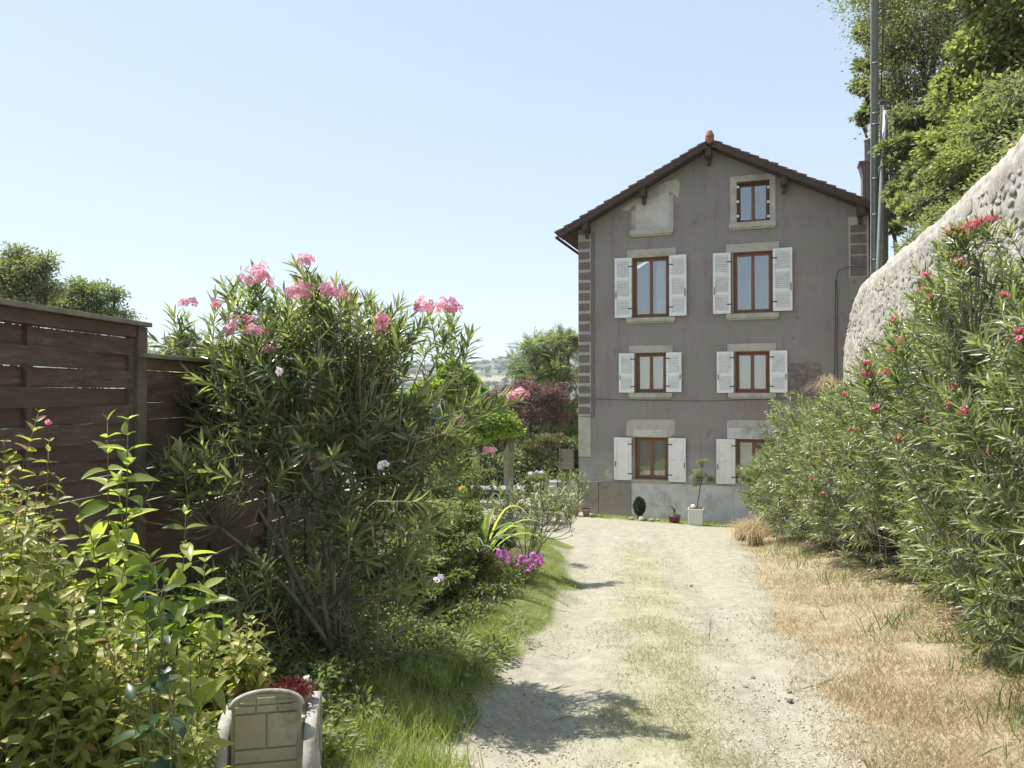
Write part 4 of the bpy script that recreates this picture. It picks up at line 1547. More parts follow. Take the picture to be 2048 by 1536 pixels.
rc = np.random.default_rng(55)
for k, Y in enumerate((9.6, 10.4, 11.3, 12.2, 13.1, 14.0, 14.9, 15.8, 16.7, 17.4)):
    x_ = float(xw(Y)) + .55
    c = Vector((x_, Y, float(Hs(x_, Y)) + .28))
    r_ = rc.uniform(.38, .6)
    blob_tree('crest_shrub', Vector((x_, Y, float(Hs(x_, Y)) - .05)), [(c, r_), (c + Vector((.5, .3, .35)), r_ * 1.1), (c + Vector((1.0, 0, .8)), r_)],
              ('pale', 'grey green', 'mid green', 'fresh green', 'dull green')[k % 5] + ' creeping shrub on the wall crest, %s counted from the right edge' % ('first', 'second', 'third', 'fourth', 'fifth', 'sixth', 'seventh', 'eighth', 'ninth', 'tenth')[k], 'shrub', diamond_tpl(.07, .035),
              M[('treelime', 'treegrey', 'treegreen')[k % 3]], 3600, 400 + k, .012, 10, group='creeping shrubs along the wall crest', spread=.5, twig=.006)

# ------------------------------------------------------------ trees and shrubs beyond the drive
AIL = compound_tpl(.55, 8, .13, .045)
b = gp(1110, 37)
blob_tree('ailanthus_tree', b, [BL(1100, 705, 34, 42), BL(1065, 700, 33, 28), BL(1140, 690, 34, 36), BL(1085, 760, 33, 40), BL(1130, 760, 33, 42), BL(1100, 820, 34, 42), BL(1150, 830, 34, 40), BL(1040, 735, 34, 25)],
          'tall green tree with feathery compound leaves beside the house corner', 'tree', AIL, M['treegreen'], 2600, 15, .16, 12, sc_=(.7, 1.15))
b = gp(1055, 30)
blob_tree('purple_plum_tree', b, [BL(1060, 790, 29, 42), BL(1015, 795, 29, 34), BL(1105, 790, 29, 36), BL(985, 800, 29.5, 26), BL(1065, 835, 28.5, 36), BL(1120, 830, 29, 26)],
          'purple leaved plum tree in front of the tall green tree', 'tree', diamond_tpl(.085, .045), M['plum'], 11000, 16, .1, 16)
b = gp(1090, 28)
blob_tree('shrub', b, [BL(1085, 885, 27, 28), BL(1110, 880, 27, 22), BL(1065, 900, 27, 22)], 'olive brown shrub below the purple tree by the patio', 'shrub', diamond_tpl(.08, .04), M['olive'], 3600, 17, .04, 10)
b = gp(990, 22)
blob_tree('grapevine', b, [BL(1000, 845, 20, 34), BL(970, 835, 20, 36), BL(930, 845, 20, 36), BL(1020, 862, 20, 20), BL(950, 868, 20, 26), BL(990, 870, 20.5, 22)], 'lime green vine spreading over the wooden garden pergola', 'vine', diamond_tpl(.085, .075), M['limeleaf'], 17000, 18, .04, 20, flat=.6, spread=.5)
b = gp(915, 26)
blob_tree('linden_tree', b, [BL(915, 762, 25, 36), BL(945, 780, 25, 26), BL(900, 740, 25, 26), BL(880, 780, 25, 36), BL(925, 810, 25, 34), BL(840, 790, 25, 34), BL(790, 810, 25, 34)], 'light green round leaved tree showing right of the pink oleander', 'tree', diamond_tpl(.1, .085), M['limeleaf'], 18000, 19, .1, 14)
for k, (px, Y, blobs, mt, lb) in enumerate((
        (40, 22, [(10, 545, 56), (60, 540, 46), (92, 522, 24), (35, 510, 28), (-30, 560, 55), (40, 600, 60), (95, 575, 28), (10, 600, 50)], 'treegrey', 'grey green tree behind the fence at the left edge'),
        (190, 26, [(150, 600, 42), (200, 595, 40), (232, 588, 18), (130, 620, 46), (165, 572, 22), (240, 632, 30), (100, 610, 34), (190, 640, 40)], 'treegreen', 'lower round topped tree behind the fence right of its neighbour'),
        (370, 30, [(365, 680, 26), (340, 720, 30), (400, 715, 40), (330, 745, 30), (440, 720, 40)], 'olive', 'small bushy tree beyond the low fence panel'))):
    blob_tree('garden_tree', gp(px, Y), [BL(a, b_, Y, r_) for a, b_, r_ in blobs], lb, 'tree', diamond_tpl(.11, .045), M[mt], 15000, 60 + k, .09, 22, spread=.5, group='trees behind the fence')

# distant band of woods below the hills, and dense background behind the patio
r = np.random.default_rng(5)
n = 700
pos = np.stack([r.uniform(-170, 140, n), r.uniform(80, 220, n), np.zeros(n)], -1)
for nm, msh in (('treeline', 'hilltree'),):
    L_ = []
    for p in pos:
        z = float(G(p[0], p[1]))
        h = r.uniform(2.5, 5)
        m = 70
        q = r.normal(0, 1, (m, 3))
        q /= np.linalg.norm(q, axis=1, keepdims=True)
        L_.append(np.array([p[0], p[1], z + h * .9]) + q * np.array([h * .8, h * .8, h]) * r.uniform(.6, 1, (m, 1)))
    PP = np.concatenate(L_)
    o = leaves_mass('treeline', diamond_tpl(1.5, 1.2), PP, r.normal(0, 1, PP.shape), r.normal(0, 1, PP.shape) + np.array([0, 0, 1]), r.uniform(.6, 1.3, len(PP)), M['hilltree'], None)
    tag(o, 'distant band of woodland below the hills', None)
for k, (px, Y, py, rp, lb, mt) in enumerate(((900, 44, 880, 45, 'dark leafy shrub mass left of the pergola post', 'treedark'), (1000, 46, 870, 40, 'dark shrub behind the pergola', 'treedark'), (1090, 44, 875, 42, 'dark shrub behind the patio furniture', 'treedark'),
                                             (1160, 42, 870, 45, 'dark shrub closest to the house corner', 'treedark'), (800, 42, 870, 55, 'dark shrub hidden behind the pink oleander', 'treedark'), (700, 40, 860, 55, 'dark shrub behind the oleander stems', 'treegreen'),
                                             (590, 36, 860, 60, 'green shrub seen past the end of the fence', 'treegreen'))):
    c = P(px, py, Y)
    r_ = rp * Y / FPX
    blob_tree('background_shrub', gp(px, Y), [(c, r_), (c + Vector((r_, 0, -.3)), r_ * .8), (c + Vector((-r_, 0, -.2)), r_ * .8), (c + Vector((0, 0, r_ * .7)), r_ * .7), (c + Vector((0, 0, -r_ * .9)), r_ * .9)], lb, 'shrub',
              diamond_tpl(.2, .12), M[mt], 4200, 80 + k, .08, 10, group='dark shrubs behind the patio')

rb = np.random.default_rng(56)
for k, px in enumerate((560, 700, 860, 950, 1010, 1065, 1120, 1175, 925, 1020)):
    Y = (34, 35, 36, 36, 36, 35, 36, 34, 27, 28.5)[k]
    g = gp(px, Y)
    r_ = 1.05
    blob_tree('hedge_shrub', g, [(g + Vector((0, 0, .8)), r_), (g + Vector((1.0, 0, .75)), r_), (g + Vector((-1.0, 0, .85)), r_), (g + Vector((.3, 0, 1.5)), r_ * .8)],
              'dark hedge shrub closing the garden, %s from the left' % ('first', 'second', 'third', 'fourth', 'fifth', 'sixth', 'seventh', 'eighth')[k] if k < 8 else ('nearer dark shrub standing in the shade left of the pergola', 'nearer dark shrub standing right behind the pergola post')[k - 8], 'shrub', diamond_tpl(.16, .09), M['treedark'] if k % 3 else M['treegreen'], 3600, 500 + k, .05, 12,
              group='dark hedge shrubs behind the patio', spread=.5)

# ------------------------------------------------------------ patio: pergola, table, chairs
def patio():
    wd = rough_mat('pale_pergola_wood', (.2, .18, .12), (.34, .31, .22), 6, .8, bmp=.2)
    p = gp(1022, 20.5)
    root = empty('pergola', p, 'wooden garden pergola with pale posts carrying the vine', 'pergola')
    t = P(1022, 872, 20.5).z
    for px, Y in ((1022, 20.5), (955, 20.5), (1012, 23.5), (950, 23.5)):
        g = gp(px, Y)
        MB().box(g.x - .07, g.x + .07, Y - .07, Y + .07, g.z - .1, t).build('post', wd, root, bevel=.01)
    xa, xb = gp(930, 20.5).x, gp(1030, 20.5).x
    for Y in (20.5, 23.5):
        MB().box(xa, xb + .15, Y - .05, Y + .05, t + .001, t + .14).build('beam', wd, root)
    for i in range(6):
        x = xa + (xb - xa) * i / 5
        MB().box(x - .03, x + .03, 20.2, 23.9, t + .142, t + .2).build('rafter', wd, root)
    # round table
    g = gp(1118, 26.5)
    T = empty('garden_table', g, 'small round grey garden table on the patio', 'table')
    gm = rough_mat('grey_painted_table', (.3, .31, .33), (.4, .41, .43), 8, .6, bmp=0)
    MB().lathe([(.42, .71), (.43, .72), (.43, .74), (.42, .75)], 24, Matrix.Translation(g)).build('tabletop', gm, T)
    MB().lathe([(.28, 0), (.27, .05), (.26, .7)], 16, Matrix.Translation(g)).build('pedestal', gm, T)
    # folding chairs
    cm = rough_mat('cream_canvas', (.55, .5, .38), (.66, .6, .47), 10, .9, bmp=.1)
    def chair(px, Y, rot, lb, mt, name='garden_chair'):
        g_ = gp(px, Y)
        Cx = empty(name, g_, lb, 'chair', 'garden chairs on the patio')
        Mx = Matrix.Translation(g_) @ Matrix.Rotation(rot, 4, 'Z')
        MB().box(-.22, .22, -.2, .2, .44, .47, Mx).build('seat', mt, Cx, bevel=.008)
        MB().box(-.21, .21, .19, .22, .55, .9, Mx).build('backrest', mt, Cx, bevel=.008)
        for sx in (-1, 1):
            MB().tube([Mx @ Vector((sx * .23, -.22, 0)), Mx @ Vector((sx * .22, .2, .6)), Mx @ Vector((sx * .22, .23, .93))], .014, 6).build('leg', M['iron'], Cx)
            MB().tube([Mx @ Vector((sx * .23, .24, 0)), Mx @ Vector((sx * .22, -.2, .45))], .014, 6).build('leg', M['iron'], Cx)
    chair(1098, 24.2, R(190), 'cream backed garden chair in front of the round table', cm)
    chair(1142, 24.8, R(170), 'white garden chair nearest the house corner', M['whitepaint'])
    # dark stand with pale parasol-like screen
    g = gp(1140, 29)
    S = empty('side_table', g, 'dark wooden side table beside the pale screen', 'table')
    MB().box(g.x - .45, g.x + .45, 28.7, 29.3, g.z + .92, g.z + .97).build('tabletop', M['darkwood'], S)
    for a in (-.4, .4):
        for c in (-.25, .25):
            MB().box(g.x + a - .03, g.x + a + .03, 29 + c - .03, 29 + c + .03, g.z, g.z + .919).build('leg', M['darkwood'], S)
    g = gp(1133, 31)
    S = empty('privacy_screen', g, 'pale beige canvas privacy screen standing behind the side table', 'screen')
    MB().box(g.x - .25, g.x + .25, 30.98, 31.02, g.z + .75, g.z + 1.65).build('panel', rough_mat('faded_screen_cloth', (.26, .25, .19), (.36, .34, .27), 8, .9, bmp=.1), S)
    for a in (-.28, .28):
        MB().box(g.x + a - .025, g.x + a + .025, 30.97, 31.03, g.z, g.z + 1.7).build('post', wd, S)
    # white long table left, partly hidden
    g = gp(1000, 22.5)
    S = empty('long_table', g, 'grey topped long table under the vine pergola', 'table')
    MB().box(g.x - .9, g.x + .7, 22.1, 22.9, g.z + .72, g.z + .76).build('tabletop', gm, S, bevel=.005)
    for a in (-.8, .6):
        for c in (-.3, .3):
            MB().box(g.x + a - .03, g.x + a + .03, 22.5 + c - .03, 22.5 + c + .03, g.z, g.z + .719).build('leg', M['iron'], S)


patio()
#END3

# ------------------------------------------------------------ pink oleander, left of the drive
r = np.random.default_rng(31)
ob = Vector((-1.40, 5.5, 0))
ob.z = float(G(-1.4, 5.5))
tips, dirs = crown_tips(P(640, 830, 5.5), (.98, .75, .98), 270, r, low=-.2, bias=.9, shell=(.45, 1.0))
kp = ~((tips[:, 0] < -1.75) & (tips[:, 2] < 1.3))
tips, dirs = tips[kp], dirs[kp]
ex_t, ex_d = [], []
def ext(px, py, Y, n, sp, d, sd=.25):
    for _ in range(n):
        p = P(px, py, Y)
        ex_t.append(np.array(p) + r.normal(0, sp, 3))
        ex_d.append(np.array(d, float) + r.normal(0, sd, 3))
for px, py in ((385, 620), (440, 610), (515, 580), (495, 560), (610, 545), (600, 600), (665, 600), (705, 620), (765, 640), (850, 640), (900, 640), (920, 670), (480, 700), (560, 600), (800, 660), (730, 640)):
    ext(px, py, 5.4 + r.normal(0, .25), 4, .07, (r.normal(0, .2), -.1, 1))
ext(340, 700, 5.3, 6, .13, (-.7, -.1, .6)); ext(330, 790, 5.2, 7, .13, (-.9, -.2, .3)); ext(400, 830, 5.0, 4, .12, (-.6, -.3, .3))
ext(330, 920, 4.6, 6, .07, (-.5, -.2, .7)); ext(380, 905, 4.6, 6, .07, (.2, -.2, .9)); ext(345, 945, 4.6, 5, .07, (-.8, -.2, .1))
ext(960, 820, 5.0, 5, .08, (.9, -.2, .5)); ext(1010, 800, 4.9, 4, .05, (1, -.1, .5), .15); ext(920, 880, 5.0, 9, .12, (.9, -.2, .3)); ext(880, 960, 5.0, 10, .14, (.9, -.3, .1))
ext(860, 1060, 5.0, 7, .15, (.8, -.3, .2)); ext(840, 1160, 5.1, 6, .14, (.9, -.3, .1)); ext(760, 1080, 5.0, 4, .15, (.5, -.4, .5)); ext(700, 1010, 5.0, 9, .15, (.2, -.5, .7)); ext(650, 1030, 5.1, 3, .1, (-.1, -.4, .8))
ext(740, 960, 5.0, 9, .18, (.3, -.5, .6)); ext(800, 880, 5.0, 9, .18, (.5, -.4, .7)); ext(560, 900, 5.0, 6, .15, (-.1, -.5, .7)); ext(800, 1220, 5.3, 6, .13, (.9, -.2, .2))
tips = np.concatenate([tips, np.array(ex_t)])
dirs = np.concatenate([dirs, np.array(ex_d)])
fl = [((515, 562), .115, 34), ((487, 665), .12, 36), ((600, 592), .09, 22), ((610, 527), .055, 10), ((665, 590), .085, 20), ((850, 620), .075, 20), ((895, 620), .085, 24), ((765, 642), .05, 10), ((377, 607), .045, 9), ((432, 610), .03, 5),
      ((1037, 797), .06, 16), ((873, 870), .05, 9), ((914, 845), .03, 4), ((978, 905), .045, 7), ((705, 598), .04, 7), ((533, 700), .035, 5), ((760, 660), .04, 6)]
flowers = [(P(p[0], p[1], 5.0 if p[0] < 950 else 4.85), q * 1.22, int(n * 1.4), 'petalpink') for p, q, n in fl]
flowers += [(P(765, 932, 4.6), .03, 3, 'petallilac'), (P(558, 744, 4.5), .03, 3, 'petalwhite')]
stem_tops = [P(px, py, Y) for px, py, Y in ((480, 760, 5.6), (540, 700, 5.3), (400, 800, 5.2), (590, 700, 5.7), (640, 700, 5.3), (700, 720, 5.6), (760, 730, 5.3), (820, 760, 5.6), (860, 860, 5.2), (880, 1000, 5.2), (330, 930, 4.8), (620, 850, 5.9), (720, 900, 5.0))]
oleander('oleander_shrub', ob, tips, dirs, 'big pink flowering oleander shrub standing in front of the woven fence', 'shrub', r, L=.135, mat='oleander', parts=300, flowers=flowers, stem_r=.021,
         stem_tops=stem_tops, basew=.13, tw=.0045)
# long dry seed-pod twigs and bare grey upright stems belong to the shrub's skeleton above

# ------------------------------------------------------------ red oleander hedge, right of the drive
hedge = [  # Y, X offset from edge, top pixel (x, y), radii xy, label
    (16.6, 1.0, (1570, 880), 1.0, 'low oleander at the far end of the hedge beside the dry plume grass', 'oleander'),
    (14.6, 1.0, (1650, 790), 1.1, 'red oleander second from the house with few small flowers', 'oleander_grey'),
    (12.6, 1.1, (1725, 800), 1.1, 'oleander in front of the far end of the stone wall', 'oleander'),
    (10.8, 1.1, (1800, 715), 1.15, 'mid hedge oleander with pink clusters against the pale wall', 'oleander_grey'),
    (9.1, 1.15, (1870, 625), 1.2, 'tall oleander dotted with rose red clusters along its left side', 'oleander'),
    (7.5, 1.2, (1965, 500), 1.2, 'tallest red oleander with a wide flower head against the wall top', 'oleander_grey'),
    (6.0, .75, (2120, 470), 1.2, 'oleander at the right edge with one bright crimson flower', 'oleander'),
    (4.75, .75, (2300, 560), 1.15, 'nearest oleander cut off by the right edge with shaded lower twigs', 'oleander')]
rf = [(1905, 465, .1), (1935, 458, .1), (1962, 448, .1), (1985, 440, .07), (1920, 472, .09), (1903, 512, .03), (1920, 527, .05), (1850, 552, .04), (1850, 580, .05), (1858, 596, .03), (1790, 640, .04), (1800, 680, .06), (1785, 702, .07), (1735, 730, .06),
      (1728, 748, .05), (1745, 752, .05), (1775, 746, .05), (1752, 818, .05), (1796, 878, .04), (1625, 960, .06), (1610, 998, .06), (1645, 990, .07), (1588, 1006, .06), (1643, 908, .05), (1660, 1100, .05), (1648, 1085, .04), (1838, 1172, .045), (2008, 592, .035),
      (2040, 668, .04), (2042, 680, .04), (1903, 775, .04), (1900, 812, .04), (1925, 825, .05), (1560, 1000, .03), (1700, 860, .04), (1690, 790, .04)]
ell = []
for Y, ox, tp, rad, lb, mt in hedge:
    x = float(XH(Y)) + ox - .05
    gz_ = float(G(x, Y))
    top = P(tp[0], tp[1], Y).z
    h = top - gz_
    ell.append((np.array([x, Y, gz_ + h * .53]), np.array([rad, rad * 1.02, h * .49])))
fl_by = {i: [] for i in range(len(hedge))}
for px, py, q in rf:
    o_ = np.array([0, 0, 1.6])
    d_ = np.array(P(px, py, 10.0)) - o_
    best = None
    for i, (c, ra) in enumerate(ell):
        a, b_ = d_ / (ra * 1.0), (o_ - c) / (ra * 1.0)
        A_, B_, C_ = a @ a, 2 * a @ b_, b_ @ b_ - 1
        D_ = B_ * B_ - 4 * A_ * C_
        t = (-B_ - math.sqrt(D_)) / (2 * A_) if D_ > 0 else -B_ / (2 * A_) if D_ > -A_ * 1.2 else None
        if t and (best is None or t < best[0]):
            best = (t, i)
    if best:
        fl_by[best[1]].append((Vector(o_ + d_ * (best[0] - .008)), q * .75, int(5 + 110 * q), 'petalred'))
for i, (Y, ox, tp, rad, lb, mt) in enumerate(hedge):
    r = np.random.default_rng(300 + i)
    c, ra = ell[i]
    n = 540
    tips, dirs = crown_tips(c, ra, n, r, low=-.97, bias=.5, shell=(.5, 1.04), lump=.16, skirt=.85)
    keep = tips[:, 0] < float(XH(Y)) + 2.3
    tips, dirs = tips[keep], dirs[keep]
    dirs[:, 0] -= .35
    keep = tips[:, 2] > G(tips[:, 0], tips[:, 1]) + .12
    tips, dirs = tips[keep], dirs[keep]
    xt = [np.array(f[0]) for f in fl_by[i]]
    if xt:
        xt = np.repeat(np.array(xt), 2, 0) + r.normal(0, .03, (len(xt) * 2, 3))
        tips = np.concatenate([tips, xt])
        dirs = np.concatenate([dirs, np.tile([-.35, -.2, .8], (len(xt), 1)) + r.normal(0, .25, xt.shape)])
    for j in r.choice(len(tips), 26, replace=False):
        if tips[j][0] < c[0] + .4 and tips[j][2] > c[2] - .5 * ra[2]:
            fl_by[i].append((Vector(tips[j]) + Vector((0, 0, .05)), .045, 7, 'bud'))
    base = Vector((c[0] + .1, Y, float(G(c[0] + .1, Y))))
    oleander('oleander_shrub', base, tips, dirs, lb, 'shrub', r, stems=9, L=.125, lens=(.24, .42), whorls=10, mat=mt, parts=300 if Y < 13 else 0, flowers=fl_by[i], group='red oleanders in the hedge along the stone wall', stem_r=.02, basew=.22)


# ------------------------------------------------------------ opposite-leaved garden shrubs
def pair_shrub(name, base, tips, label, mat, r, spacing=.055, frac=.6, size=1.0, parts=300, group=None, tpl=None, spread=(35, 78), lo=None, stem_r=.006, base_sp=.12, stemmat='greenstem'):
    base = Vector(base)
    root = empty(name, base, label, 'shrub', group)
    Pp, Dd, Uu, Ss = [], [], [], []
    other = MB()
    for i, t in enumerate(tips):
        t = Vector(t)
        b = base + Vector((r.normal(0, base_sp), r.normal(0, base_sp), -.04))
        if 'tips_straight' in name:
            pass
        pts = curve_pts(b, t, Vector((t.x - b.x, t.y - b.y, 0)) * .22 + Vector((0, 0, .05)), 8)
        rr = [stem_r * (1 - .7 * k / 8) for k in range(9)]
        if i < 14:
            MB().tube(pts, rr, 5).build('stem', M[stemmat], root)
        else:
            other.tube(pts, rr, 4)
        L = (t - b).length
        n = max(3, int(L * frac / spacing))
        for k in range(n):
            u = 1 - frac * (k + .15) / n
            f = u * 8
            a = min(7, int(f))
            p = pts[a].lerp(pts[a + 1], f - a)
            ax = (pts[a + 1] - pts[a]).normalized()
            s1 = ax.cross(Vector((.2, 1, 0))).normalized()
            s2 = ax.cross(s1)
            th = (k % 2) * math.pi / 2 + i * 1.1 + r.normal(0, .15)
            tt = k / n
            an = R(spread[0] + (spread[1] - spread[0]) * min(1, k / 4) + r.normal(0, 15))
            for q in (0, math.pi):
                rd = s1 * math.cos(th + q) + s2 * math.sin(th + q)
                Pp.append(p)
                Dd.append(ax * math.cos(an) + rd * math.sin(an))
                Uu.append(ax * math.sin(an) - rd * math.cos(an) + Vector(r.normal(0, .35, 3)))
                Ss.append(size * (.35 + .75 * min(1, (k + .6) / 3.5)) * r.uniform(.55, 1.2))
    if other.v:
        other.build('twigs', M[stemmat], root, kind='stuff')
    arr = [np.array([tuple(q) for q in L_]) for L_ in (Pp, Dd, Uu)] + [np.array(Ss)]
    leaves_split(tpl or TPL_WE_HI, lo or TPL_WE_LO, *arr, M[mat], root, parts)
    return root


def up(px, py, Y):
    return P(px, py, Y)


r = np.random.default_rng(77)
base = gp(225, 2.95)
t = [up(215, 838, 2.85), up(256, 835, 2.8), up(372, 1025, 2.9), up(180, 1060, 2.75), up(300, 1115, 2.8), up(330, 1160, 2.7), up(130, 1120, 2.7), up(410, 1120, 3.1), up(250, 1120, 2.6), up(200, 1200, 2.5), up(290, 1250, 2.5),
     up(350, 1230, 2.7), up(160, 1010, 3.0), up(235, 960, 3.05), up(420, 1200, 3.0), up(380, 1320, 2.6), up(100, 1180, 2.6), up(450, 1250, 3.0)]
pair_shrub('weigela_shrub', base, t, 'weigela shrub with tall upright stems of big bright arching leaves before the fence', 'weigela', r, spacing=.062, frac=.72, size=1.08, parts=300, base_sp=.16)
r = np.random.default_rng(78)
base = gp(-60, 2.75)
t = [up(78, 822, 2.9), up(98, 880, 2.85), up(30, 905, 2.8), up(8, 880, 2.75), up(60, 975, 2.6), up(-20, 950, 2.6), up(120, 960, 2.9)]
for _ in range(90):
    px = r.uniform(-70, 185)
    t.append(up(px, np.interp(px, [-70, 60, 120, 185], [960, 960, 1050, 1180]) + abs(r.normal(0, 1)) * 150, r.uniform(2.2, 3.1)))
s_ = pair_shrub('leafy_shrub', base, t, 'bushy yellow green small leaved shrub at the left edge with one tiny red flower', 'yellowleaf', r, spacing=.042, frac=.62, size=.58, parts=300, base_sp=.22)
flower_cluster(s_, P(98, 848, 2.83), .014, 5, M['petalred'], r, fs=.35)
r = np.random.default_rng(79)
t = []
for _ in range(230):
    px = r.uniform(60, 430)
    t.append(up(px, np.interp(px, [60, 250, 430], [1250, 1200, 1400]) + abs(r.normal(0, 1)) * 130, r.uniform(2.3, 3.3)))
pair_shrub('leafy_shrub', gp(225, 2.75), t, 'low sprawling yellow green shrub filling the bottom left corner', 'yellowleaf', r, spacing=.04, frac=.75, size=.46, parts=300, base_sp=.2)
r = np.random.default_rng(80)
t = [up(r.uniform(370, 540), r.uniform(1235, 1330), r.uniform(3.5, 3.9)) for _ in range(34)]
pair_shrub('leafy_shrub', gp(455, 3.7), t, 'small yellow leaved shrub just above the white cart planter', 'yellowleaf', r, spacing=.035, frac=.6, size=.62, parts=300, base_sp=.1)
r = np.random.default_rng(81)
t = [up(290, 1180, 2.3), up(330, 1170, 2.35), up(310, 1130, 2.3), up(300, 1370, 2.2), up(340, 1350, 2.2), up(265, 1390, 2.15)]
pair_shrub('broad_leaved_plant', gp(310, 2.3), t, 'plant with a few broad dark drooping leaves amid the bright weigela', 'darkleaf', r, spacing=.12, frac=.35, size=.62, parts=60, tpl=TPL_BIG, spread=(80, 120), base_sp=.08)
# young oleander by the fence
r = np.random.default_rng(82)
tips = np.array([P(px, py, Y) for px, py, Y in ((430, 1140, 4.6), (470, 1120, 4.7), (510, 1110, 4.6), (455, 1170, 4.4), (500, 1180, 4.5), (530, 1140, 4.8), (415, 1190, 4.4), (540, 1200, 4.6), (480, 1220, 4.4), (445, 1230, 4.3))])
oleander('young_oleander', gp(480, 4.6), tips, np.tile([0, -.15, 1.], (10, 1)) + r.normal(0, .2, (10, 3)), 'young flowerless oleander at the foot of the fence', 'shrub', r, stems=5, L=.11, lens=(.25, .4), whorls=8, parts=240, stem_r=.008, basew=.05)
# leggy young oleander beside the drive
r = np.random.default_rng(83)
Yl = 10.5
tt = [(1000, 985), (1020, 970), (1045, 962), (1070, 975), (1095, 960), (1110, 985), (1125, 965), (1140, 1000), (1080, 1000), (1050, 1010), (1010, 1020), (985, 1000), (1125, 1010), (1095, 985), (1030, 990), (1060, 985), (1150, 975), (1075, 1050), (1115, 1000), (990, 965)]
tips = np.array([P(px, py, Yl + r.normal(0, .15)) for px, py in tt + [(a + 8, b_ + 14) for a, b_ in tt] + [(a - 7, b_ + 26) for a, b_ in tt]])
oleander('young_oleander', gp(1052, Yl), tips, np.tile([0, -.1, 1.], (len(tips), 1)) + r.normal(0, .3, (len(tips), 3)), 'leggy young oleander with bare forked stems at the edge of the drive', 'shrub', r, stems=7, L=.11,
         lens=(.22, .36), whorls=10, mat='oleander_grey', parts=0, stem_r=.011, basew=.03, tw=.004)

# ------------------------------------------------------------ flower bed between the oleander and the drive
bed = [(850, 1085, 7.6, 60, 'smallleaf', 'fine leaved green bush low behind the pink oleander'), (900, 1040, 8.6, 55, 'smallleaf', 'fine leaved bush left of the yellow flowers'), (800, 1130, 7.0, 50, 'treegreen', 'small green bush beneath the oleander twigs'),
       (940, 1075, 10.5, 42, 'treedark', 'dark leafy bush behind the yellow flowers'), (985, 1070, 11.5, 34, 'smallleaf', 'light leaved bush between the yellow flowers and the leggy oleander'), (890, 1150, 7.4, 36, 'smallleaf', 'low bush behind the lilac phlox'),
       (930, 1130, 8.6, 38, 'olive', 'dry twiggy bush left of the magenta phlox'), (905, 960, 11.5, 60, 'smallleaf', 'tall loose bush right behind the pink oleander'), (780, 1010, 9.0, 70, 'treegreen', 'green bush seen through the oleander stems'),
       (690, 1120, 8.2, 60, 'limeleaf', 'lime green bush behind the oleander trunk'), (610, 1130, 8.0, 46, 'limeleaf', 'yellowish climbing bush at the end of the fence')]
for k, (px, py, Y, rp, mt, lb) in enumerate(bed):
    c = P(px, py, Y)
    r_ = rp * Y / FPX
    g = gp(px, Y)
    blob_tree('garden_bush', g, [(c, r_), (c + Vector((r_ * .8, .1, -.15 * r_)), r_ * .7), (c + Vector((-r_ * .8, -.1, -.2 * r_)), r_ * .7), (Vector((c.x, c.y, (c.z + g.z) / 2)), r_ * .9)], lb, 'bush', diamond_tpl(.045, .022), M[mt], 5200, 120 + k,
              .015, 14, group='bushes in the flower bed', twig=.004, flat=.9)


def flower_clump(name, px, py, Y, wpx, hpx, n, mat, label, seed, nf=5):
    r = np.random.default_rng(seed)
    g = gp(px, Y)
    root = empty(name, g, label, 'flowers')
    tw = MB()
    for i in range(n):
        p = P(px + r.uniform(-1, 1) * wpx, py + r.uniform(-1, 1) * hpx, Y + r.normal(0, .12))
        tw.tube(curve_pts(g + Vector((p.x - g.x, 0, 0)) * .5 + Vector((0, 0, -.02)), p, (0, 0, .03), 3), .003, 4, cap=False)
        flower_cluster(root, p, .035, nf, M[mat], r, 'flower_head', fs=.95)
    tw.build('stalks', M['greenstem'], root, kind='stuff')
    k = 900
    c = np.array(P(px, py + hpx * 1.2, Y))
    pos = c + r.normal(0, 1, (k, 3)) * np.array([wpx * Y / FPX * .6, .12, hpx * Y / FPX * .6])
    leaves_mass('foliage', diamond_tpl(.05, .014), pos, r.normal(0, .5, (k, 3)) + [0, 0, .6], r.normal(0, 1, (k, 3)), r.uniform(.7, 1.3, k), M['smallleaf'], root)


flower_clump('phlox_flowers', 1040, 1125, 9.6, 45, 18, 46, 'petalpurple', 'magenta phlox flowers in the grass by the drive', 1, 7)
flower_clump('phlox_flowers', 985, 1120, 9.0, 28, 20, 16, 'petalpurple', 'looser purple phlox left of the dense magenta ones', 2)
flower_clump('phlox_flowers', 868, 1162, 7.0, 16, 9, 10, 'petallilac', 'small lilac phlox near the pink oleander base', 3)
flower_clump('yellow_flowers', 957, 1055, 9.5, 7, 4, 3, 'petalyellow', 'yellow daisy like flowers above the magenta phlox', 4)
flower_clump('yellow_flowers', 922, 983, 9.0, 6, 5, 2, 'petalyellow', 'higher yellow flower beside the silvery arching leaves', 5)
flower_clump('phlox_flowers', 1072, 948, 12.5, 14, 5, 9, 'petallilac', 'pale lilac flowers before the patio chairs', 6)

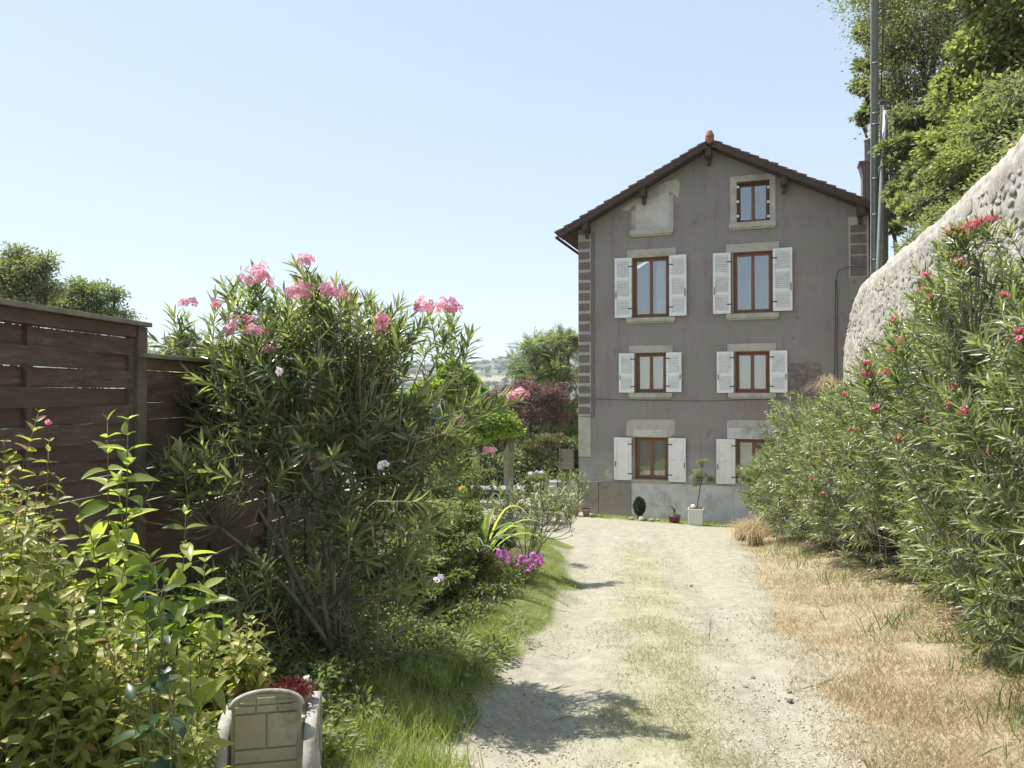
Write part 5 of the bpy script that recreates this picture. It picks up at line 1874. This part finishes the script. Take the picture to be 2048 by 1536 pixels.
# silvery plant with long arching leaves
def arching(base, label, n, seed, L=(.8, 1.3), W=.07, mat='cardoon', name='cardoon_plant', spanx=1.0, lean=(0, 0)):
    r = np.random.default_rng(seed)
    root = empty(name, base, label, 'plant')
    for i in range(n):
        a = r.uniform(0, 6.28)
        d = Vector((math.cos(a) * spanx + lean[0], math.sin(a) * .8 + lean[1], 0))
        l = r.uniform(*L)
        h = l * r.uniform(.55, .85)
        vs_, fc = [], []
        sd = Vector((-d.y, d.x, 0)).normalized()
        m = 9
        for k in range(m + 1):
            t = k / m
            p = Vector(base) + d * l * .75 * t ** 1.1 + Vector((0, 0, h * (1.9 * t - 1.25 * t * t)))
            w = W * .5 * (math.sin(math.pi * min(1, t * .93 + .07)) ** .7) * r.uniform(.9, 1.1)
            vs_ += [p - sd * w + Vector((0, 0, w * .5)), p - Vector((0, 0, w * .2)), p + sd * w + Vector((0, 0, w * .5))]
        for k in range(m):
            b_ = k * 3
            fc += [(b_, b_ + 1, b_ + 4, b_ + 3), (b_ + 1, b_ + 2, b_ + 5, b_ + 4)]
        MB().add(vs_, fc, True).build('leaf', M[mat], root)
    return root


arching(gp(925, 8.6, .1), 'silvery plant with long arching leaves left of the leggy oleander', 15, 5, L=(.7, 1.15), W=.05)
arching(gp(965, 9.6, .1), 'thin bright green arching leaves over the long table', 14, 9, L=(1.0, 1.6), W=.035, mat='weigela', name='arching_grass')
arching(gp(1000, 10.4, 0), 'small tuft of strap leaves beside the leggy oleander', 10, 12, L=(.4, .6), W=.03, mat='cardoon', name='strap_leaf_tuft')


# ------------------------------------------------------------ grasses
def blade_tpl(h, w, bend):
    vs_ = [(-w / 2, 0, 0), (w / 2, 0, 0), (-w * .38, h * .5, -bend * .3 * h), (w * .38, h * .5, -bend * .3 * h), (0, h, -bend * h)]
    return np.array(vs_, np.float32), np.array([(0, 1, 3), (0, 3, 2), (2, 3, 4)], np.int32)


def grass(name, n, samp, h, w, mat, label, seed, bend=.5, lean=.35, clump=None, zoff=0):
    r = np.random.default_rng(seed)
    x, y = samp(r, n)
    z = G(x, y) + zoff
    pos = np.stack([x, y, z], -1)
    dirs = r.normal(0, lean, (len(x), 3))
    dirs[:, 2] = 1
    s = r.uniform(.55, 1.25, len(x))
    if clump is not None:
        s = s * clump(x, y)
    ok = s > .15
    o = leaves_mass(name, blade_tpl(h, w, bend), pos[ok], dirs[ok], r.normal(0, 1, (ok.sum(), 3)) * [1, 1, .1], s[ok], M[mat], None, seed)
    tag(o, label)
    return o


def invY(r, n, a, b):
    return 1 / r.uniform(1 / b, 1 / a, n)


def s_bank(r, n):
    y = invY(r, n, 3.2, 18)
    x = XL(y) - .62 + r.normal(0, .42, n) * np.interp(y, [4, 8, 14], [.75, 1, 1])
    k = x < XL(y) + .12 * np.sin(y * 5)
    return x[k], y[k]


def clump_f(x, y):
    return .65 + .55 * np.sin(x * 4.1 + 1.7 * np.sin(y * 2.2)) * np.sin(y * 3.3 + x) + .25 * np.sin(x * 13) * np.sin(y * 11)


grass('green_grass', 90000, s_bank, .055, .004, 'grass', 'lush green grass along the left edge of the drive', 1, lean=.6, clump=lambda x, y: np.clip(clump_f(x, y), .3, 2) * np.interp(x - XL(y), [-.5, .1], [1.15, .45]))
grass('bank_straw', 20000, s_bank, .06, .0035, 'strawpale', 'dry blades mixed into the green grass of the bank', 11, lean=.8)
def s_bed(r, n):
    y = invY(r, n, 2.2, 14)
    x = r.uniform(XF(y) + .1, XL(y) - .5, n)
    return x, y
grass('bed_grass', 26000, s_bed, .12, .005, 'grassdark', 'longer dark grass and weeds in the planting bed', 2, clump=lambda x, y: np.clip(clump_f(x, y), .2, 2))
def s_tuft(r, n):
    c = np.array([(-.75, 4.2), (-.55, 4.5), (-.9, 4.8), (-.6, 5.2), (-.35, 5.6), (-1.0, 3.9), (-.15, 6.4), (-.8, 3.6), (-.45, 3.9)])
    i = r.integers(0, len(c), n)
    p = c[i] + r.normal(0, .11, (n, 2))
    return p[:, 0], p[:, 1]
grass('tall_grass', 4500, s_tuft, .16, .005, 'grass', 'taller grass tufts at the bottom of the bank', 3, lean=.3)
grass('tall_grass', 2600, s_tuft, .15, .005, 'grass', 'brighter tall grass tufts at the bottom of the bank', 4, lean=.35)
def s_verge(r, n):
    y = invY(r, n, 3.0, 18.5)
    x = r.uniform(XR(y) - .35, XH(y) + .6, n)
    k = r.random(n) < np.clip((x - XR(y) + .35) / .6, .05, 1)
    return x[k], y[k]
grass('dry_grass', 80000, s_verge, .036, .004, 'straw', 'dry straw coloured grass on the right verge', 5, lean=.7, clump=lambda x, y: np.clip(.8 + .7 * clump_f(x * .8, y * .7 + 2), .35, 2))
def s_strip(r, n):
    y = invY(r, n, 3.0, 16)
    x = XC(y) + r.normal(0, .3, n) + .1 * np.sin(y * 2.1)
    k = (np.sin(x * 7 + y * 3) + np.sin(y * 5 - x * 4) + r.normal(0, .8, n)) > -.9
    return x[k], y[k]
grass('strip_grass', 42000, s_strip, .035, .004, 'strawpale', 'short pale dry turf in the middle of the drive', 6, lean=.8)
def s_all(r, n):
    y = invY(r, n, 3.0, 18)
    x = r.uniform(XL(y), XR(y) + .2, n)
    k = (np.sin(x * 3.3 + 2 * np.sin(y * 1.7)) * np.sin(y * 2.9 + x * 2) + r.normal(0, .4, n)) > .55
    return x[k], y[k]
grass('sparse_grass', 22000, s_all, .028, .0035, 'strawpale', 'sparse short dry blades scattered over the drive', 7, lean=.9)
def s_house(r, n):
    s = r.uniform(.6, 7.2, n)
    d = np.abs(r.normal(0, .35, n)) + .55
    return 2.13 + .944 * s - .33 * d, 24 - .33 * s - .944 * d
grass('foot_grass', 7000, s_house, .09, .012, 'grass', 'thin green grass along the foot of the house front', 8, lean=.5)
def s_hedge(r, n):
    y = invY(r, n, 3.2, 15)
    x = XH(y) + r.normal(.35, .35, n)
    return x, y
grass('hedge_weeds', 12000, s_hedge, .14, .008, 'grassdark', 'green weeds under the oleander hedge', 9, lean=.5, clump=lambda x, y: np.clip(clump_f(x, y) * 1.1, 0, 2))

# ground cover leaves in the bed and under the hedge
r = np.random.default_rng(91)
n = 30000
y = invY(r, n, 2.2, 12)
x = r.uniform(XF(y) + .05, XL(y) - .55, n)
hgt = np.clip(.1 + .16 * clump_f(x * .8, y * .8), .02, .5)
pos = np.stack([x, y, G(x, y) + r.random(n) ** .6 * hgt], -1)
o = leaves_mass('undergrowth', diamond_tpl(.04, .02), pos, r.normal(0, 1, (n, 3)), r.normal(0, .5, (n, 3)) + [0, 0, 1], r.uniform(.6, 1.5, n), M['smallleaf'], None)
tag(o, 'small leaved undergrowth covering the planting bed')
n = 9000
y = invY(r, n, 3.2, 17)
x = XH(y) + r.uniform(.1, 1.6, n)
pos = np.stack([x, y, G(x, y) + .012 + r.random(n) * .015], -1)
o = leaves_mass('fallen_leaves', diamond_tpl(.09, .018), pos, r.normal(0, 1, (n, 3)) * [1, 1, .12], np.tile([0, 0, 1.], (n, 1)), r.uniform(.6, 1.2, n), M['straw'], None)
tag(o, 'dry fallen oleander leaves under the hedge')

cl = r.random((70, 2))
cy = 1 / (1 / 7.5 + cl[:, 0] * (1 / 3.0 - 1 / 7.5))
cx = XL(cy) - .15 - cl[:, 1] * 1.0
i = r.integers(0, 70, 9000)
q = r.normal(0, 1, (9000, 3)) * [.07, .07, 0]
pos = np.stack([cx[i], cy[i], G(cx[i], cy[i])], -1) + q
pos[:, 2] += r.random(9000) ** .8 * (.06 + .12 * (i % 5) / 4)
o = leaves_mass('weeds', leaf_tpl(.05, .016, 2, .4, .3), pos, q / .07 * [1, 1, 0] + r.normal(0, .3, (9000, 3)) + [0, 0, .7], r.normal(0, .5, (9000, 3)) + [0, 0, 1], r.uniform(.6, 1.5, 9000), M['smallleaf'], None)
tag(o, 'leafy weeds mixed into the grass of the left bank')
# dry fountain grass tufts
def fountain(px, py_base, Y, n, L, label, seed, base=None):
    r = np.random.default_rng(seed)
    b = Vector(base) if base else gp(px, Y)
    root = empty('fountain_grass', b, label, 'ornamental grass', 'dry fountain grasses')
    vs_, fc = [], []
    for i in range(n):
        a = r.uniform(0, 6.28)
        d = Vector((math.cos(a), math.sin(a), 0)) * r.uniform(.15, 1)
        l = r.uniform(*L)
        sd = Vector((-d.y, d.x, 0)).normalized()
        o_ = b + Vector((r.normal(0, .06), r.normal(0, .06), 0))
        m = 7
        k0 = len(vs_)
        for k in range(m + 1):
            t = k / m
            p = o_ + d * l * .85 * t ** 1.05 + Vector((0, 0, l * ((1.75 - .55 * d.length) * t - 1.15 * t * t)))
            w = .006 * (1 - .8 * t)
            vs_ += [p - sd * w, p + sd * w]
        for k in range(m):
            q = k0 + 2 * k
            fc.append((q, q + 1, q + 3, q + 2))
    mb_ = MB().add(vs_, fc)
    o2 = mb_.build('foliage', M['pampas'], root, kind='stuff')


fountain(1508, 1050, 15.4, 420, (.7, 1.15), 'pale dry fountain grass at the far end of the hedge near the house', 3)
fountain(1480, 1050, 16.4, 160, (.6, .95), 'thin whitish fountain grass between hedge end and white planter', 4)
p = P(1655, 790, 17.6)
fountain(1655, 760, 17.6, 260, (.6, .9), 'reddish dry plume grass high against the corner of the stone wall', 5, base=(p.x, p.y, p.z))

# ------------------------------------------------------------ pots and plants at the house foot
def lathe_pot(px, Y, prof, mat, label, cat='pot', name='plant_pot', group='pots at the house foot', soil=None):
    g = gp(px, Y, -.01)
    o = empty(name, g, label, cat, group)
    MB().lathe(prof, 24, Matrix.Translation(g)).build('pot', mat, o)
    rr, zz = prof[-1]
    MB().lathe([(rr * .96, zz - .012), (rr * .93, zz + .004)], 20, Matrix.Translation(g)).build('soil', M['soil'], o)
    return g, o


M['soil'] = rough_mat('potting_soil', (.04, .03, .02), (.09, .07, .05), 20, 1)
terra = rough_mat('terracotta', (.27, .10, .06), (.38, .16, .10), 7, .85, c3=(.45, .3, .22), scale2=6, bmp=.15)
terra2 = rough_mat('pale_terracotta', (.4, .26, .19), (.52, .36, .27), 7, .85, bmp=.15)
g, o = lathe_pot(1146, 22.9, [(.14, 0), (.15, .01), (.21, .3), (.22, .31), (.24, .33), (.24, .38)], terra, 'large terracotta pot at the left corner of the house')
r = np.random.default_rng(92)
tips = np.array([np.array(g) + [r.normal(0, .3), r.normal(0, .2), .38 + r.uniform(.3, 1.0)] for _ in range(46)])
oleander('potted_oleander', g + Vector((0, 0, .38)), tips, np.tile([0, 0, 1.], (46, 1)) + r.normal(0, .45, (46, 3)), 'loose green oleander growing in the large terracotta pot', 'plant', r, stems=6, L=.13, lens=(.2, .4), whorls=7, parts=0, stem_r=.009, basew=.03)
lathe_pot(1172, 22.8, [(.08, 0), (.12, .2), (.135, .21), (.135, .25)], terra2, 'small pale terracotta pot beside the large one')
# dark cactus-like bush on stones
g = gp(1278, 22.2)
C_ = empty('clipped_bush', g + Vector((0, 0, .1)), 'small dark dense upright bush rising from stones in front of the white plinth', 'bush')
r = np.random.default_rng(93)
mbk = MB()
for k in range(5):
    bx_ = g + Vector((r.normal(0, .05), r.normal(0, .05), .05))
    mbk.tube([bx_, bx_ + Vector((r.normal(0, .03), 0, .3)), bx_ + Vector((r.normal(0, .05), 0, .55))], [.02, .015, .008], 5)
mbk.build('stem', M['bark'], C_)
n = 2600
q = r.normal(0, 1, (n, 3))
q /= np.linalg.norm(q, axis=1, keepdims=True)
pos = np.array(g) + [0, 0, .42] + q * np.array([.17, .16, .27]) * r.uniform(.6, 1, (n, 1))
leaves_mass('foliage', diamond_tpl(.05, .03), pos, q + r.normal(0, .5, q.shape), r.normal(0, 1, q.shape), r.uniform(.6, 1.2, n), M['darkleaf'], C_)
stm = rough_mat('grey_field_stone', (.22, .2, .17), (.4, .37, .32), 7, .95, bmp=.6)
vr = [pebble_mesh(300 + k, 14, .6) for k in range(5)]
sites = [(1262, 22.0, .13, 'round grey stone left of the small dark bush'), (1282, 21.75, .17, 'largest grey stone below the small dark bush'), (1300, 21.8, .14, 'grey stone right of the small dark bush'), (1314, 21.95, .1, 'small stone at the right end of the stone row')]
for k, (px, Y, s, lb) in enumerate(sites):
    g_ = gp(px, Y, s * .3)
    me = np_mesh('rock', vr[k][0] * s, vr[k][1], 3)
    tag(link('rock', me, None, stm, loc=g_), lb, 'rock', 'stones at the house foot')
r = np.random.default_rng(94)
def succ(g, n, rad, mat, label, name, hgt=.15, L=.06, w=.03):
    o_ = empty(name, g, label, 'plant')
    pos = np.array(g) + r.normal(0, 1, (n, 3)) * [rad, rad, 0]
    pos[:, 2] = g[2] + r.random(n) * hgt
    leaves_mass('foliage', diamond_tpl(L, w), pos, r.normal(0, .6, (n, 3)) + [0, 0, .6], r.normal(0, 1, (n, 3)), r.uniform(.6, 1.2, n), M[mat], o_)
succ(gp(1345, 21.9, .02), 1, .01, 'sedum', 'tiny sprout', 'sprout') if False else None
g, o = lathe_pot(1348, 21.6, [(.13, 0), (.17, .2), (.18, .21), (.18, .25)], rough_mat('dark_red_glazed_pot', (.10, .03, .035), (.15, .05, .05), 7, .4, bmp=0), 'dark red pot against the white plinth')
arching(g + Vector((0, 0, .25)), 'upright dark spiky plant in the dark red pot', 14, 33, L=(.3, .5), W=.025, mat='darkleaf', name='spiky_plant', spanx=.35)
# white square planter with a little olive tree
g = gp(1391, 21.4)
wpm = rough_mat('white_planter_plastic', (.62, .62, .58), (.72, .72, .68), 5, .6, bmp=.05)
W = empty('white_planter', g, 'ribbed square white planter by the house wall', 'planter', 'pots at the house foot')
Mx = Matrix.Translation(g) @ Matrix.Rotation(R(-19), 4, 'Z')
q = MB().box(-.2, .2, -.2, .2, 0, .44, Mx)
q.build('tub', wpm, W, bevel=.012)
for k in range(7):
    MB().box(-.18 + k * .055, -.155 + k * .055, -.21, -.2005, .03, .40, Mx).build('rib', wpm, W)
MB().box(-.215, .215, -.215, .215, .4405, .475, Mx).build('rim', wpm, W, bevel=.008)
MB().box(-.19, .19, -.19, .19, .4752, .48, Mx).build('soil', M['soil'], W)
blob_tree('olive_tree', g + Vector((.03, 0, .48)), [(P(1402, 950, 21.4), .24), (P(1390, 965, 21.4), .14), (P(1420, 960, 21.4), .16), (P(1405, 925, 21.4), .14)], 'little thin olive tree growing in the white planter', 'tree', diamond_tpl(.06, .014), M['treegrey'], 2400, 95, .018, 10,
          trunk_top=.7, twig=.004)
tag(MB().lathe([(.05, 0), (.07, .03), (.07, .08), (.04, .11)], 14, Matrix.Translation(g + Vector((-.1, -.08, .48)))).build('stone_ball', wpm, None, loc=g + Vector((-.1, -.08, .48))), 'small pale round ornament on the white planter rim', 'ornament')

# ------------------------------------------------------------ cart planter bottom left
def cart():
    Yc = 3.25
    cm = rough_mat('weathered_cream_concrete', (.46, .42, .3), (.58, .54, .4), 5, .9, c3=(.29, .27, .2), scale2=5, bmp=.6, bdist=.006)
    cw = rough_mat('greyed_concrete_wheel', (.36, .35, .32), (.52, .5, .46), 9, .95, c3=(.22, .21, .18), scale2=6, bmp=.5)
    gpos = gp(540, Yc + .15)
    root = empty('cart_planter', gpos, 'cream concrete planter shaped like a small cart with an arched end board', 'planter')
    x0, x1 = P(466, 1450, Yc).x, P(600, 1450, Yc).x
    zt, zs = P(540, 1387, Yc).z, P(540, 1415, Yc).z
    zb = gpos.z + .12
    xm, hw = (x0 + x1) / 2, (x1 - x0) / 2
    Mx = Matrix.Translation((xm, Yc, 0)) @ Matrix.Rotation(R(11), 4, 'Z')
    arc = [(hw * math.cos(a), zs + (zt - zs) * math.sin(a)) for a in [math.pi * k / 14 for k in range(15)]]
    MB().prism([(-hw, zb)] + [(hw, zb)] + arc, 0, .03, Mx).build('end_board', cm, root, bevel=.003)
    # arched rim strip
    pts = [Mx @ Vector((hw * 1.02 * math.cos(a), .01, zs + (zt - zs + .006) * math.sin(a))) for a in [math.pi * k / 16 for k in range(17)]]
    MB().tube(pts, .012, 8).build('arched_rim', cw, root)
    # blocks in relief on the board
    z = zb + .01
    row = 0
    while z < zs + .02:
        h = (.13, .06, .15, .10, .085)[row % 5]
        ncol = (1, 1, 2, 3, 3)[row % 5]
        lim = hw * .93
        wv = 2 * lim / ncol
        for c in range(ncol):
            a = -lim + c * wv
            zz = min(z + h - .008, zs + .012)
            MB().box(a + .005, a + wv - .005, -.009 - random.uniform(0, .004), -.0005, z, zz, Mx).build('block', cm, root, bevel=.003)
        z += h
        row += 1
    for k, (a, b) in enumerate(((-.75, -.3), (-.27, .27), (.3, .75))):
        zz = zs + (zt - zs) * .55
        MB().box(a * hw, b * hw, -.009, -.0005, zs + .018, zs + (zt - zs) * (.78 if k == 1 else .5), Mx).build('block', cm, root, bevel=.003)
    # sides and far board
    for sx in (-1, 1):
        MB().box(sx * hw - (.028 if sx > 0 else 0), sx * hw + (.028 if sx < 0 else 0),   .0305, .36, zb, zs - .14, Mx).build('side_board', cm, root, bevel=.004)
    MB().box(-hw + .03, hw - .03, .33, .359, zb, zs - .14, Mx).build('end_board', cm, root, bevel=.004)
    MB().box(-hw + .0285, hw - .0285, .031, .329, zb, zs - .17, Mx).build('soil', M['soil'], root)
    # corner post at the back right
    MB().tube([Mx @ Vector((hw + .005, .25, zb)), Mx @ Vector((hw + .005, .25, zt - .05)), Mx @ Vector((hw + .0, .25, zt - .03))], [.022, .024, .018], 10).build('corner_post', cw, root)
    rw = .22
    for sx, yo in ((-1, .06), (1, .04), (1, .22), (-1, .22)):
        zc = zb + .08
        Mw = Mx @ Matrix.Translation((sx * (hw + .038), yo + .06, zc)) @ Matrix.Rotation(math.pi / 2 * sx, 4, 'Y')
        w_ = MB()
        N = 22
        prof = [(rw - .06, -.028), (rw, -.024), (rw, .024), (rw - .06, .028)]
        vs_ = [Mw @ Vector((a * math.cos(6.2832 * k / N), a * math.sin(6.2832 * k / N), b)) for a, b in prof for k in range(N)]
        fc = [(i * N + k, i * N + (k + 1) % N, ((i + 1) % 4) * N + (k + 1) % N, ((i + 1) % 4) * N + k) for i in range(4) for k in range(N)]
        w_.add(vs_, fc, True)
        wheel = w_.build('wheel', cw, root)
        MB().lathe([(.03, -.02), (.045, -.015), (.045, .03), (.02, .035)], 12, Mw).build('hub', cw, wheel)
        for k in range(6):
            Ms = Mw @ Matrix.Rotation(6.2832 * k / 6, 4, 'Z')
            MB().box(.04, rw - .04, -.012, .012, -.01, .01, Ms).build('spoke', cw, wheel)
    c = Mx @ Vector((hw * .55, .15, zs - .03))
    rr_ = np.random.default_rng(5)
    S = empty('red_sedum', c, 'dark red succulent growing in the cart planter', 'plant')
    pos = np.array(c) + rr_.normal(0, 1, (1400, 3)) * [.04, .045, .014] + [0, 0, .035]
    leaves_mass('foliage', diamond_tpl(.026, .01), pos, rr_.normal(0, .6, pos.shape) + [0, 0, .5], rr_.normal(0, 1, pos.shape), rr_.uniform(.6, 1.2, 1400), M['sedum'], S)
    me = np_mesh('white_stone', vr[0][0] * .045, vr[0][1], 3)
    p_ = Mx @ Vector((hw * .95, .2, zt + .055))
    tag(link('white_stone', me, None, cw, loc=Mx @ Vector((hw * .55, .12, zs + .0))), 'pale stone lying by the red succulent in the cart planter', 'rock')


cart()

# ------------------------------------------------------------ stones, gravel, twigs on the drive
sm_ = rough_mat('drive_stone', (.16, .14, .11), (.3, .27, .22), 9, .95, bmp=.5)
for k, (px, Y, s, lb) in enumerate(((1096, 5.85, .035, 'grey stone on the left wheel track near the grass'), (1575, 5.4, .028, 'small dark stone on the right wheel track'), (1578, 5.2, .036, 'darker broken stone just below the small one on the right track'),
                                    (1382, 10.2, .045, 'stone in the middle of the drive further up'), (1487, 5.55, .03, 'flat stone between centre strip and right track'), (1502, 5.8, .03, 'flat stone just beyond its neighbour by the right track'), (1133, 21.4, .05, 'small stone on the pale dirt below the terracotta pot'))):
    g_ = gp(px, Y, s * .2)
    me = np_mesh('drive_stone', vr[k % 5][0] * s, vr[k % 5][1], 3)
    o = link('drive_stone', me, None, sm_, loc=g_)
    o.rotation_euler = (0, 0, k * 1.3)
    tag(o, lb, 'stone', 'loose stones on the drive')
r = np.random.default_rng(96)
n = 9000
y = invY(r, n, 3.0, 19)
off = np.where(r.random(n) < .5, -.75, .75)
x = XC(y) + off + r.normal(0, .38, n)
k = (x > XL(y) - .1) & (x < XR(y) + .4)
x, y = x[k], y[k]
s = np.abs(r.normal(0, .006, len(x))) + .003
pos = np.stack([x, y, G(x, y) + s * .2 + .004], -1)
PB = pebble_mesh(7, 8, .6)
V_, F_ = inst_np(PB, pos, r.normal(0, 1, pos.shape) * [1, 1, .15], np.tile([0, 0, 1.], (len(x), 1)), s)
o = link('gravel', np_mesh('gravel', V_, F_, 3), None, rough_mat('loose_gravel', (.33, .31, .26), (.56, .53, .46), 40, .95, bmp=0), 'stuff')
tag(o, 'loose gravel scattered on the wheel tracks')


def ground_line(pts):
    out = []
    for px, py in pts:
        d = P(px, py, 10.0) - Vector((0, 0, 1.6))
        lo, hi = .2, 2.5
        for _ in range(40):
            m_ = (lo + hi) / 2
            q = Vector((0, 0, 1.6)) + d * m_
            if q.z > float(G(q.x, q.y)) + .015:
                lo = m_
            else:
                hi = m_
        out.append(Vector((0, 0, 1.6)) + d * lo)
    return out


tw = ground_line([(1605, 1377), (1635, 1368), (1668, 1357)])
tag(MB().tube(tw, [.006, .005, .003], 5).build('twig', M['stem'], None, loc=tw[0]), 'thin stick lying across the dry verge', 'twig', 'twigs on the ground')
tw = ground_line([(1620, 1204), (1640, 1206), (1655, 1214)])
tag(MB().tube(tw, [.004, .006, .008], 5).build('twig', M['stem'], None, loc=tw[0]), 'curved twig on the verge further up', 'twig', 'twigs on the ground')
p0 = ground_line([(1418, 1282)])[0]
wr = empty('dry_weed', p0, 'single dry weed stalk standing in the middle strip', 'weed')
MB().tube([p0, p0 + Vector((.01, 0, .1)), p0 + Vector((.02, 0, .22))], [.003, .003, .001], 4).build('stalk', M['stem'], wr)
pos = np.array(p0) + [.015, 0, .15] + r.normal(0, 1, (120, 3)) * [.006, .006, .04]
leaves_mass('foliage', diamond_tpl(.012, .004), pos, r.normal(0, 1, (120, 3)), r.normal(0, 1, (120, 3)), np.ones(120), M['grassdark'], wr)

# ------------------------------------------------------------ the air
hz = MB().box(-1700, 1700, -60, 1990, -16, 132).build('haze', None)
hm = bpy.data.materials.new('thin_summer_haze')
hm.use_nodes = True
hn = hm.node_tree
hn.nodes.remove(hn.nodes['Principled BSDF'])
pv = hn.nodes.new('ShaderNodeVolumePrincipled')
pv.inputs['Density'].default_value = .00035
pv.inputs['Color'].default_value = (.85, .92, 1, 1)
hn.links.new(pv.outputs[0], hn.nodes['Material Output'].inputs['Volume'])
hz.data.materials.clear()
hz.data.materials.append(hm)
tag(hz, 'thin pale haze in the valley air', None, None, 'stuff')
